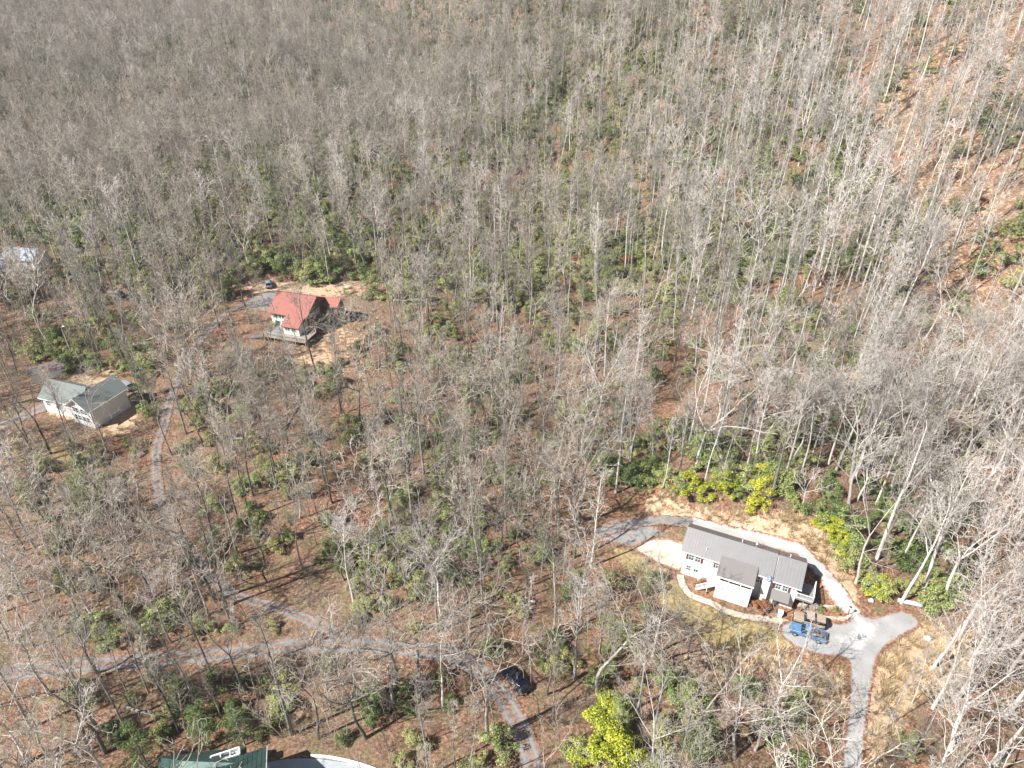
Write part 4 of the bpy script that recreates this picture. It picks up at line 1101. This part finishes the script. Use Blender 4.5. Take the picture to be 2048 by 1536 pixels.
# trees whose base can be read off the photo: px, py, prototype, height factor, look
SEEN = [(150, 885, 4, .9, 'g'), (100, 908, 2, .9, 'd'), (215, 905, 7, .8, 'g'), (62, 885, 5, .95, 'd'), (560, 762, 1, .9, 'g'), (612, 738, 8, .85, 'g'), (150, 905, 1, .8, 'd'), (977, 1484, 2, 1.12, 'g'), (990, 1487, 4, .85, 'g'), (946, 1377, 0, .75, 'g'), (1105, 1437, 8, .8, 'g'), (1062, 1373, 4, .75, 'g'), (1045, 1307, 4, .8, 'p'), (1196, 1328, 1, .65, 'd'), (1200, 1390, 5, 1.3, 'g'), (912, 1536, 4, .8, 'g'),
        (1309, 1455, 7, .95, 'g'), (1585, 1381, 8, .92, 'p'), (1310, 1533, 9, .62, 'p'), (1510, 1500, 3, .72, 'p'), (1556, 1432, 9, .62, 'p'), (1640, 1470, 5, .7, 'g'), (1305, 1312, 2, .85, 'p'), (1362, 1415, 8, .6, 'g'), (1322, 1332, 5, .9, 'd'), (1515, 1272, 3, .36, 'g'),
        (432, 1202, 6, .98, 'd'), (440, 1137, 0, .95, 'd'), (477, 1045, 1, 1, 'd'), (500, 1037, 1, .8, 'd'), (517, 957, 4, .9, 'g'), (555, 980, 1, .8, 'g'), (257, 1227, 9, .9, 'd'), (230, 1045, 0, .9, 'd'), (347, 1217, 5, 1, 'd'), (605, 1137, 1, .8, 'g'), (485, 1162, 4, .8, 'g'), (643, 922, 0, .85, 'g'),
        (440, 657, 1, .95, 'd'), (455, 640, 4, .9, 'g'), (500, 648, 0, .85, 'g'), (531, 620, 4, .8, 'g'), (632, 750, 0, 1.0, 'd'), (668, 706, 3, .55, 'g'), (690, 690, 5, .6, 'g'), (700, 660, 3, .5, 'g'), (586, 752, 4, 1.0, 'd'), (587, 790, 1, .7, 'd'), (472, 800, 1, .7, 'd'), (406, 893, 5, .8, 'd'), (507, 910, 8, .9, 'd'), (682, 827, 1, .85, 'd'), (266, 742, 2, .95, 'g'), (457, 577, 1, .8, 'g'), (657, 560, 4, .7, 'g'),
        (977, 765, 0, .8, 'g'), (997, 825, 1, .7, 'd'), (1033, 902, 7, .7, 'g'), (1010, 970, 1, .95, 'g'), (1117, 762, 1, .95, 'p'), (1110, 762, 4, .9, 'g'), (1192, 725, 0, .9, 'd'), (1260, 931, 0, .92, 'p'), (1270, 878, 1, .8, 'g'), (1140, 876, 5, .8, 'd'), (1166, 921, 5, .9, 'g'), (1237, 825, 1, .8, 'p'), (935, 985, 7, .8, 'g'), (922, 986, 1, .8, 'g'), (871, 888, 5, .9, 'g'), (852, 901, 1, .7, 'd'), (1060, 648, 0, .9, 'g'), (1162, 776, 2, .7, 'g'),
        (1602, 946, 1, .95, 'g'), (1671, 943, 0, 1.05, 'p'), (1711, 951, 1, 1.0, 'p'), (1756, 927, 7, 1.0, 'p'), (1658, 928, 1, 1.05, 'p'), (1788, 926, 1, .9, 'p'), (1806, 928, 4, 1, 'p'), (1848, 936, 0, 1, 'p'), (1921, 908, 0, 1, 'p'), (1557, 866, 0, .9, 'g'), (1621, 823, 1, .9, 'g'), (1726, 851, 2, .9, 'p'), (1893, 908, 1, 1, 'p'), (1986, 985, 0, 1, 'p'), (2018, 985, 2, 1, 'p'),
        (1712, 1167, 7, .98, 'p'), (1802, 1206, 0, .95, 'p'), (1845, 1190, 6, 1.05, 'p'), (1259, 932, 1, .8, 'p'), (1408, 969, 4, .95, 'p'), (1510, 925, 0, .9, 'p'), (1601, 1017, 3, .42, 'p'), (1198, 1311, 1, .7, 'g'), (1148, 1116, 1, .95, 'd'),
        (1773, 1458, 4, .78, 'p'), (1824, 1407, 8, .8, 'p'), (2011, 1437, 6, .95, 'p'), (1866, 1416, 2, .85, 'p'), (1752, 1534, 5, .6, 'p'), (1912, 1402, 7, .85, 'p'), (1940, 1330, 2, .9, 'p'), (1900, 1500, 9, .85, 'p'), (1990, 1530, 2, 1, 'p'), (1960, 1240, 7, 1, 'p'), (2030, 1290, 6, 1, 'p'),
        (195, 1343, 5, .95, 'd'), (262, 1398, 4, .8, 'g'), (297, 1386, 4, .95, 'g'), (342, 1415, 4, 1, 'g'), (390, 1400, 0, .7, 'g'), (440, 1430, 4, .8, 'g'), (210, 1505, 2, 1.0, 'd'), (178, 1500, 7, .9, 'g'), (515, 1400, 4, .8, 'g'), (55, 1525, 3, 1.0, 'p'), (662, 1425, 4, .85, 'g'), (845, 1380, 9, .95, 'g'), (735, 1432, 5, 1.1, 'g'), (725, 1268, 4, .8, 'g'), (1010, 1070, 1, .8, 'g'), (933, 1160, 4, .8, 'g')]
COMP = {'g': BARE, 'p': BARE_P, 'd': BARE_D}
trees = []   # x, y, z, proto, scale, rot, look
for px, py, k, s, lk in SEEN:
    p = at(px, py); trees.append((p.x, p.y, p.z, k, s, rng.uniform(0, 6.28), lk, 1))
taken = [(t[0], t[1]) for t in trees]
g = random.Random(77)
cell = 4.2
grid = {}
def near(x, y, d):
    ci, cj = int(x // 6), int(y // 6)
    for i in (ci - 1, ci, ci + 1):
        for j_ in (cj - 1, cj, cj + 1):
            for a, b in grid.get((i, j_), ()):
                if (a - x) ** 2 + (b - y) ** 2 < d * d: return True
    return False
def put(x, y): grid.setdefault((int(x // 6), int(y // 6)), []).append((x, y))
for a, b in taken: put(a, b)
y = 20.0
while y < 740:
    half = 24 + y * .80
    x = -half
    while x < half:
        xx = x + g.uniform(-.5, .5) * cell; yy = y + g.uniform(-.5, .5) * cell
        x += cell * (1 if y < 150 else .93)
        zz = float(h(xx, yy)); px, py, dp = proj(xx, yy, zz)
        if g.random() > dens(px, py) * (.66 + .5 * vnoise(xx, yy, 22, 1.0)): continue
        if blocked(xx, yy, .9) or near(xx, yy, 2.1): continue
        if any(inpoly(px, py, P_) for P_ in YARDS): continue
        right = 1 / (1 + math.exp(-(px - 1350) / 160.))  # more pale bark to the right: brighter light there put into the colour
        u = g.random()
        if right > g.random(): k = g.choices(range(13), (2, 2.5, 1.5, .5, 4, .8, 1, 1.2, 3, .3, 6, 7, 4))[0]; lk = 'p' if u < .80 else ('g' if u < .95 else 'd')
        else: k = g.choices(range(13), (2.4, 3, 2.4, 1.2, 4, 2.6, 1, 2, 3, .8, 3, 4, 1.2))[0]; lk = 'g' if u < .52 else ('d' if u < .84 else 'p')
        if px < 1000 and py < 420 and g.random() < .5: k = g.choice((3, 2, 7, 5, 3, 7))
        if yy < 115 and g.random() < .35: k = g.choice((2, 3, 5, 7, 9, 5, 2))
        s = g.uniform(.62, 1.0) * (1.0 if y < 150 else 1.08) * (1 + .17 * right)
        Ht = BARE[k][1] * s
        if refuse(xx, yy, zz, Ht, Ht * .13, g): continue
        put(xx, yy); trees.append((xx, yy, zz, k, s, g.uniform(0, 6.28), lk, 0))
    y += cell * (1 if y < 150 else .93)
def shows(x, y, z, Ht):
    px, py, dp = proj(x, y, z); tx, ty, td = proj(x, y, z + Ht)
    mx, my = (px + 2 * tx) / 3, (py + 2 * ty) / 3
    if dp < 5: return 0
    if not (-5 < px < 2053 and -5 < py < 1541) and not (0 < mx < 2048 and 0 < my < 1536): return 0
    return Ht * F / dp
order = sorted(range(len(trees)), key=lambda i: -(shows(*trees[i][:3], BARE[trees[i][3]][1] * trees[i][4]) * (1 + .8 * trees[i][7])))
single = set(i for i in order[:300] if shows(*trees[i][:3], 10) > 0)
print('trees', len(trees), 'single', len(single))

# ---- labels that say which one
MARKS = [('the white ranch house', 33, 71), ('the red roofed chalet', -50, 146), ('the green roofed cottage', -84, 112), ('the blue pickup', 39, 61), ('the dark navy car', 0.6, 54.3), ('the driveway fork', *at(1760, 1265)[:2]),
         ('the straw coloured bank', *at(1560, 1035)[:2]), ('the bottom edge green roof', *at(430, 1515)[:2]), ('the log pile', *at(625, 1277)[:2]), ('the sharp bend of the gravel lane', *at(440, 1185)[:2]), ('the gravel turning pad', *at(1200, 1062)[:2]),
         ('the left end of the lower lane', *at(60, 1345)[:2]), ('the culvert pipe', *at(1818, 1207)[:2]), ('the lane junction', *at(700, 1290)[:2]), ('the boulder by the fork', *at(1855, 1278)[:2]), ('the silver blue car', *at(537, 572)[:2]),
         ('the curved garden path', *at(1400, 1215)[:2]), ('the bottom end of the paved drive', *at(1700, 1500)[:2]), ('the bottom end of the lower lane', *at(1070, 1520)[:2]), ('the middle of the upper lane', *at(315, 940)[:2])]
ORD = ['nearest', 'second nearest', 'third nearest', 'fourth nearest', 'fifth nearest', 'sixth nearest', 'seventh nearest', 'eighth nearest', 'ninth nearest', 'tenth nearest', 'eleventh nearest', 'twelfth nearest']
def label_all(items, noun, fallback_group):
    # items: (object, x, y, look)
    buckets = {}
    for o, x, y, look in items:
        px, py, dp = proj(x, y, float(h(x, y)))
        best = min(range(len(MARKS)), key=lambda i: (MARKS[i][1] - x) ** 2 + (MARKS[i][2] - y) ** 2)
        nm, mx, my = MARKS[best]
        dx, dy = x - mx, y - my
        side = ('right of' if dx > 0 else 'left of') if abs(dx) > abs(dy) else ('beyond' if dy > 0 else 'below')
        buckets.setdefault((look, best, side), []).append((math.hypot(dx, dy), o))
    for (look, best, side), L in buckets.items():
        L.sort(key=lambda t: t[0])
        for i, (d_, o) in enumerate(L):
            nm = MARKS[best][0]
            w = '' if len(L) == 1 else (ORD[i] if i < len(ORD) else 'far') + ' '
            o['label'] = f"{w}{look} {noun} {side} {nm}"
            o['group'] = fallback_group
STY = {'tall': 'tall', 'fork': 'forked', 'broad': 'broad', 'slim': 'slender', 'crooked': 'crooked', 'poplar': 'straight'}
COLW = {'g': 'grey', 'p': 'pale', 'd': 'dark'}
items = []
for i in sorted(single):
    x, y, z, k, s, rt, lk, sn = trees[i]
    st_, H0, tm, cm_ = COMP[lk][k]
    e = empty('bare_tree', (x, y, z - .1), rt, s); e['category'] = 'tree'
    a = bpy.data.objects.new('trunk', tm); b = bpy.data.objects.new('crown', cm_)
    for o in (a, b): C.objects.link(o); o.parent = e
    items.append((e, x, y, f"{STY[st_]} {COLW[lk]} bare"))
label_all(items, 'tree', 'leafless trees standing near enough to tell apart')

# ---- scatter objects for what nobody could count
def scatter(name, protos, pts, label, cat):
    col_ = bpy.data.collections.new(name)
    for me in protos:
        o = bpy.data.objects.new(name + '_form', me); col_.objects.link(o)
    # collection children are picked in name order
    names = sorted(o.name for o in col_.objects); rank = {}
    for i_, o in enumerate(col_.objects): rank[i_] = names.index(o.name)
    me = bpy.data.meshes.new(name); me.vertices.add(len(pts))
    me.vertices.foreach_set("co", np.array([p[:3] for p in pts], float).ravel())
    ai = me.attributes.new('pick', 'INT', 'POINT'); ai.data.foreach_set("value", [rank[p[3]] for p in pts])
    ar = me.attributes.new('turn', 'FLOAT_VECTOR', 'POINT'); ar.data.foreach_set("vector", np.array([(p[6] if len(p) > 6 else 0, 0, p[5]) for p in pts], float).ravel())
    as_ = me.attributes.new('size', 'FLOAT', 'POINT'); as_.data.foreach_set("value", [p[4] for p in pts])
    me.update()
    ob = bpy.data.objects.new(name, me); C.objects.link(ob)
    ng = bpy.data.node_groups.new(name, 'GeometryNodeTree')
    ng.interface.new_socket('Geometry', in_out='INPUT', socket_type='NodeSocketGeometry'); ng.interface.new_socket('Geometry', in_out='OUTPUT', socket_type='NodeSocketGeometry')
    gi = ng.nodes.new('NodeGroupInput'); go = ng.nodes.new('NodeGroupOutput'); ip = ng.nodes.new('GeometryNodeInstanceOnPoints'); ci = ng.nodes.new('GeometryNodeCollectionInfo')
    ci.inputs['Collection'].default_value = col_; ci.inputs['Separate Children'].default_value = True; ci.inputs['Reset Children'].default_value = True
    ip.inputs['Pick Instance'].default_value = True
    def att(nm, ty):
        n_ = ng.nodes.new('GeometryNodeInputNamedAttribute'); n_.data_type = ty; n_.inputs['Name'].default_value = nm
        return [s_ for s_ in n_.outputs if s_.enabled and s_.name == 'Attribute'][0]
    ng.links.new(gi.outputs[0], ip.inputs['Points']); ng.links.new(ci.outputs[0], ip.inputs['Instance'])
    ng.links.new(att('pick', 'INT'), ip.inputs['Instance Index']); ng.links.new(att('turn', 'FLOAT_VECTOR'), ip.inputs['Rotation']); ng.links.new(att('size', 'FLOAT'), ip.inputs['Scale'])
    ng.links.new(ip.outputs[0], go.inputs[0])
    md = ob.modifiers.new('grow', 'NODES'); md.node_group = ng
    tag(ob, label, cat, kind='stuff')
    return ob
LMAP = {0: 0, 1: 1, 2: 2, 3: 3, 4: 4, 5: 5, 6: 0, 7: 6, 8: 4, 9: 3, 10: 7, 11: 8, 12: 7}
LK = {'g': 0, 'p': 1, 'd': 2}
fpts = []
for i, t in enumerate(trees):
    if i in single: continue
    x, y, z, k, s, rt, lk, sn = t
    low = LMAP[k]; H1 = SPEC[[0, 1, 2, 3, 4, 5, 7, 10, 11][low]][1]
    fpts.append((x, y, z - .1, low * 3 + LK[lk], s * BARE[k][1] / H1, rt, 0))
scatter('distant_wood', [m for _, m in LOW], fpts, 'dense wood of countless leafless grey trees covering the hillside', 'wood')

# ---- evergreen shrubs
def zone_shrub(px, py):
    best = 0; m = None
    for zx, zy, rx, ry, p, mm in ZONES:
        d = ((px - zx) / rx) ** 2 + ((py - zy) / ry) ** 2
        if d < 1 and p * (1.15 - d) > best: best = p * (1.15 - d); m = mm
    return best, m
D_, G_, O_, Y_ = 'leaf_dark', 'leaf_mid', 'leaf_olive', 'leaf_yellow'
ZONES = [(250, 1460, 300, 90, .6, D_), (60, 1250, 140, 130, .5, G_), (420, 1380, 220, 60, .45, D_), (60, 1480, 90, 60, .7, O_), (880, 1060, 120, 60, .6, G_), (560, 1290, 90, 30, .5, G_), (1100, 180, 420, 190, .75, O_), (620, 250, 300, 170, .6, O_), (180, 400, 220, 200, .6, G_), (960, 740, 60, 90, .5, G_), (1005, 850, 60, 60, .55, D_), (1140, 690, 60, 30, .45, G_), (700, 1120, 90, 50, .9, D_), (830, 1130, 110, 45, .85, G_), (940, 1110, 60, 60, .9, G_), (790, 1015, 45, 35, .7, G_), (940, 900, 50, 70, .5, D_),
         (330, 1262, 160, 50, .95, G_), (190, 1255, 60, 45, .85, G_), (30, 1200, 60, 80, .7, G_), (480, 1015, 60, 40, .5, D_), (420, 1440, 160, 70, .75, D_), (280, 1380, 140, 45, .75, D_), (560, 1450, 110, 50, .7, G_), (150, 1500, 90, 50, .85, D_), (300, 1500, 120, 45, .8, D_), (780, 1400, 60, 60, .7, D_),
         (1260, 955, 45, 35, .95, D_), (1340, 640, 50, 30, .45, G_), (1500, 960, 130, 45, .9, G_), (1310, 965, 50, 25, .95, G_), (1400, 880, 90, 50, .6, G_), (1560, 880, 90, 55, .7, G_), (1670, 1030, 70, 45, .95, D_), (1700, 1110, 30, 60, .95, G_), (1850, 1080, 180, 150, .6, D_), (1950, 1200, 120, 80, .5, G_), (1880, 1210, 50, 30, .9, G_), (1790, 1190, 50, 25, .8, G_),
         (640, 545, 60, 20, .9, G_), (560, 530, 60, 25, .7, G_), (240, 700, 120, 70, .5, G_), (120, 690, 80, 40, .7, G_), (1215, 1480, 80, 75, .98, Y_), (1330, 1400, 60, 60, .5, G_), (1110, 1450, 50, 60, .45, G_), (190, 990, 50, 70, .9, O_), (1250, 250, 260, 170, .55, O_), (1450, 300, 200, 150, .6, G_), (1650, 220, 110, 130, .55, D_), (1150, 350, 200, 120, .5, O_),
         (350, 330, 300, 200, .35, O_), (950, 560, 200, 90, .40, O_), (1700, 700, 160, 130, .40, D_), (1950, 600, 120, 200, .35, G_), (1400, 520, 200, 120, .4, O_), (600, 420, 250, 120, .4, G_), (80, 1050, 90, 90, .5, G_), (1650, 860, 100, 70, .5, G_), (1950, 1450, 100, 90, .55, G_), (1850, 1480, 60, 60, .45, O_), (620, 1190, 90, 30, .4, G_), (1040, 1290, 40, 30, .5, G_), (380, 970, 50, 90, .35, D_)]
SROW = [(1380, 985, Y_, 1.35), (1368, 978, G_, 1.1), (1398, 996, Y_, .9), (1440, 975, Y_, 1.15), (1452, 990, Y_, .9), (1515, 1000, Y_, 1.25), (1528, 984, Y_, 1.1), (1505, 1022, Y_, .8), (1490, 972, G_, 1.5), (1545, 975, G_, 1.5), (1572, 988, G_, 1.4), (1520, 955, Y_, 1.0), (1590, 1018, G_, .6), (1300, 978, G_, .8), (1330, 962, G_, 1.1), (1290, 960, G_, 1.2), (1265, 965, D_, 1.3), (1240, 950, D_, 1.3),
        (1642, 1053, Y_, .8), (1658, 1056, Y_, .75), (1672, 1064, Y_, .85), (1680, 1082, Y_, .8), (1686, 1098, Y_, .9), (1694, 1115, G_, 1.1), (1700, 1135, O_, 1.2), (1680, 1050, G_, 1.4), (1640, 1035, D_, 1.2), (1750, 1182, Y_, 1.05), (1738, 1172, G_, .9), (1771, 1190, O_, 1.0), (1862, 1208, G_, 1.3), (1705, 1110, G_, 1.3),
        (1200, 1478, Y_, 1.5), (1225, 1500, Y_, 1.5), (1215, 1450, Y_, 1.3), (1190, 1520, Y_, 1.3), (1245, 1525, Y_, 1.4), (1165, 1512, O_, 1.1), (1376, 1420, G_, 1.3), (1228, 1420, G_, 1.1), (548, 662, G_, .8), (285, 890, 'leaf_straw', .5), (690, 590, O_, .7), (655, 545, G_, 1.6), (625, 548, G_, 1.5), (605, 555, G_, 1.2), (160, 735, D_, 1.5), (135, 742, D_, 1.3), (158, 705, O_, 1.1), (190, 735, G_, 1.2), (75, 715, O_, 1.6), (1401, 1142, G_, .7), (1400, 1176, 'leaf_russet', .65), (1640, 1222, O_, .35), (1668, 1223, O_, .35), (1530, 1222, 'leaf_russet', .7), (1512, 1220, 'leaf_russet', .6)]
shr = []
for px, py, m, s in SROW:
    if m == 'leaf_straw': m = O_
    p = at(px, py); shr.append((p.x, p.y, p.z, rng.randrange(5), s, rng.uniform(0, 6.28), m, 2))
g = random.Random(5)
y = 34.0
cell = 2.7
while y < 520:
    c_ = cell if y < 200 else cell * 1.35
    half = 12 + y * .77; x = -half
    while x < half:
        xx = x + g.uniform(-.5, .5) * c_; yy = y + g.uniform(-.5, .5) * c_; x += c_
        zz = float(h(xx, yy)); px, py, dp = proj(xx, yy, zz)
        pr, m = zone_shrub(px, py)
        base_ = (.36 if py > 560 else .95) * (.3 + 1.4 * vnoise(xx, yy, 13, 2.0) ** 2)
        if py < 760 and px > 1620 + py * .42: base_ *= .15; pr *= .2
        pr = min(1, pr * 1.25)
        if m is None or pr < base_:
            pr = base_; m = g.choices((D_, G_, O_, 'leaf_russet'), (2, 4, 5, .4))[0]
        elif g.random() < .25: m = g.choice((D_, G_, O_))
        if g.random() > pr or blocked(xx, yy, 1.2): continue
        if any(inpoly(px, py, P_) for P_ in YARDS): continue
        s = g.uniform(.5, 1.2) * (1 if py > 620 else 1.5)
        if refuse(xx, yy, zz, 2.5 * s, 1.5 * s, g): continue
        shr.append((xx, yy, zz, g.randrange(5), s, g.uniform(0, 6.28), m, 0))
    y += c_
order = sorted(range(len(shr)), key=lambda i: -(shows(*shr[i][:3], 2.5 * shr[i][4]) * (1 + shr[i][7])))
ssing = set(i for i in order[:300] if shows(*shr[i][:3], 2.5) > 0)
print('shrubs', len(shr), len(ssing))
items = []
CW = {'leaf_dark': 'dark green', 'leaf_mid': 'mid green', 'leaf_olive': 'olive', 'leaf_yellow': 'bright yellow green', 'leaf_russet': 'russet'}
for i in sorted(ssing):
    x, y, z, k, s, rt, m, sn = shr[i]
    e = empty('evergreen_shrub' if m != 'leaf_russet' else 'russet_shrub', (x, y, z), rt, s); e['category'] = 'shrub'
    a = bpy.data.objects.new('foliage', SHRUB_ME[(k, m)]); b = bpy.data.objects.new('stem', SHRUB[k][2])
    for o in (a, b): C.objects.link(o); o.parent = e
    items.append((e, x, y, ('small ' if s < .85 else ('large ' if s > 1.2 else 'rounded ')) + CW[m]))
label_all(items, 'shrub', 'leafy shrubs of the undergrowth standing nearest')
spts = [(x, y, z, k * 5 + SH_M.index(m), s, rt, 0) for i, (x, y, z, k, s, rt, m, sn) in enumerate(shr) if i not in ssing]
scatter('undergrowth', [SHRUB_ME[(k, m)] for k in range(5) for m in SH_M], spts, 'evergreen undergrowth spread through the distant wood', 'undergrowth')

# ---- conifers
CON = [(292, 812, 0, .85, 0), (300, 790, 0, .6, 0), (205, 1052, 1, .85, 1), (178, 1035, 0, .7, 1), (1395, 1532, 2, .85, 0), (1372, 1520, 2, .7, 0), (955, 860, 1, .7, 0), (300, 1540, 2, .8, 0), (420, 1500, 2, .75, 0), (490, 1490, 0, .6, 0), (115, 730, 0, .6, 1), (1000, 850, 2, .6, 0), (1660, 1040, 2, .5, 0), (1230, 1470, 2, .6, 1),
       (1630, 110, 1, .8, 0), (1890, 1010, 1, .7, 0), (390, 1140, 2, .6, 0), (510, 770, 2, .5, 0), (900, 1170, 2, .6, 0), (1520, 300, 1, .8, 0), (310, 40, 1, .8, 1), (1730, 560, 0, .7, 0), (1120, 420, 1, .6, 0)]
items = []
for px, py, k, s, mt in CON:
    p = at(px, py); e = empty('conifer', p, rng.uniform(0, 6), s); e['category'] = 'conifer'
    Hc, tm, c0, c1 = CONI[k]
    for nm, me_ in (('trunk', tm), ('crown', (c0, c1)[mt])):
        o = bpy.data.objects.new(nm, me_); C.objects.link(o); o.parent = e
    items.append((e, p.x, p.y, ('tall ' if s > .7 else 'small ') + ('green' if mt else 'dark green')))
label_all(items, 'conifer', 'evergreen conifers among the bare trees')
items = []
for o in [o for o in C.objects if o.name.startswith('fallen_log')]:
    p = at(o['px'], o['py']); items.append((o, p.x, p.y, 'grey leafless')); del o['px'], o['py']
label_all(items, 'fallen log', 'fallen logs on the forest floor')

# ---- thin brush and saplings
g = random.Random(9); bp = []; y = 30.0; cell = 3.0
while y < 420:
    c_ = cell if y < 170 else cell * 1.6
    half = 14 + y * .78; x = -half
    while x < half:
        xx = x + g.uniform(-.5, .5) * c_; yy = y + g.uniform(-.5, .5) * c_; x += c_
        zz = float(h(xx, yy)); px, py, dp = proj(xx, yy, zz)
        if g.random() > (1.7 if yy < 200 else 1.2) * vnoise(xx, yy, 15, 4.0) * (.5 + .5 * dens(px, py)): continue
        if blocked(xx, yy, .8): continue
        if any(inpoly(px, py, P_) for P_ in YARDS): continue
        k = g.choices(range(6), (3, 3, 3, 1.6, 1.6, 1.6))[0]; s = g.uniform(.6, 1.2)
        if refuse(xx, yy, zz, (3.5 if k < 3 else 9) * s, 1.2 * s, g): continue
        bp.append((xx, yy, zz, k, s, g.uniform(0, 6.28), 0))
    y += c_
print('brush', len(bp))
scatter('brush', BRUSH, bp, 'thin leafless brush and saplings filling the forest floor', 'brush')

# ---- dry grass tufts on the banks
TUFT = []
for k in range(3):
    g2 = random.Random(900 + k); V = []; Fc = []
    for i in range(70):
        a_ = g2.uniform(0, 6.28); r_ = g2.uniform(0, .45); b0 = np.array([math.cos(a_) * r_, math.sin(a_) * r_, 0]); ln = np.array([math.cos(a_) * g2.uniform(.1, .5), math.sin(a_) * g2.uniform(.1, .5), g2.uniform(.25, .7)])
        w_ = np.array([-math.sin(a_), math.cos(a_), 0]) * .025; o = len(V)
        V += [b0 - w_, b0 + w_, b0 + ln + w_ * .3, b0 + ln - w_ * .3]; Fc.append((o, o + 1, o + 2, o + 3))
    TUFT.append(quads_mesh('tuft', V, Fc, M['leaf_straw']))
g = random.Random(21); tp = []
for P_, n_ in ((BANK, 700), (ISLE, 500), (LAWN, 90), (REDYARD, 160), (GREENYARD, 120), ([(1400, 1290), (1560, 1290), (1690, 1340), (1680, 1500), (1560, 1430), (1420, 1340)], 260)):
    x0, x1 = min(p[0] for p in P_), max(p[0] for p in P_); y0, y1 = min(p[1] for p in P_), max(p[1] for p in P_)
    for _ in range(n_):
        px, py = g.uniform(x0, x1), g.uniform(y0, y1)
        if not inpoly(px, py, P_): continue
        p = at(px, py)
        if blocked(p.x, p.y, .15): continue
        tp.append((p.x, p.y, p.z, g.randrange(3), g.uniform(.6, 1.5), g.uniform(0, 6.28), 0))
scatter('dry_grass', TUFT, tp, 'tufts of dry straw coloured grass on the cut banks', 'grass')

# ------------------------------------------------------------ thin air between the camera and the far ridge
hz = MB().box(-760, -140, -30, 760, 1560, 200).build('haze', M['white']); hz.data.materials.clear()
hm = bpy.data.materials.new('haze'); hm.use_nodes = True; ht = hm.node_tree
ht.nodes.remove(ht.nodes['Principled BSDF']); pv = ht.nodes.new('ShaderNodeVolumePrincipled')
pv.inputs['Color'].default_value = (.86, .90, .96, 1); pv.inputs['Density'].default_value = HAZE
ht.links.new(pv.outputs[0], [n_ for n_ in ht.nodes if n_.type == 'OUTPUT_MATERIAL'][0].inputs['Volume'])
hz.data.materials.append(hm); tag(hz, kind='stuff')
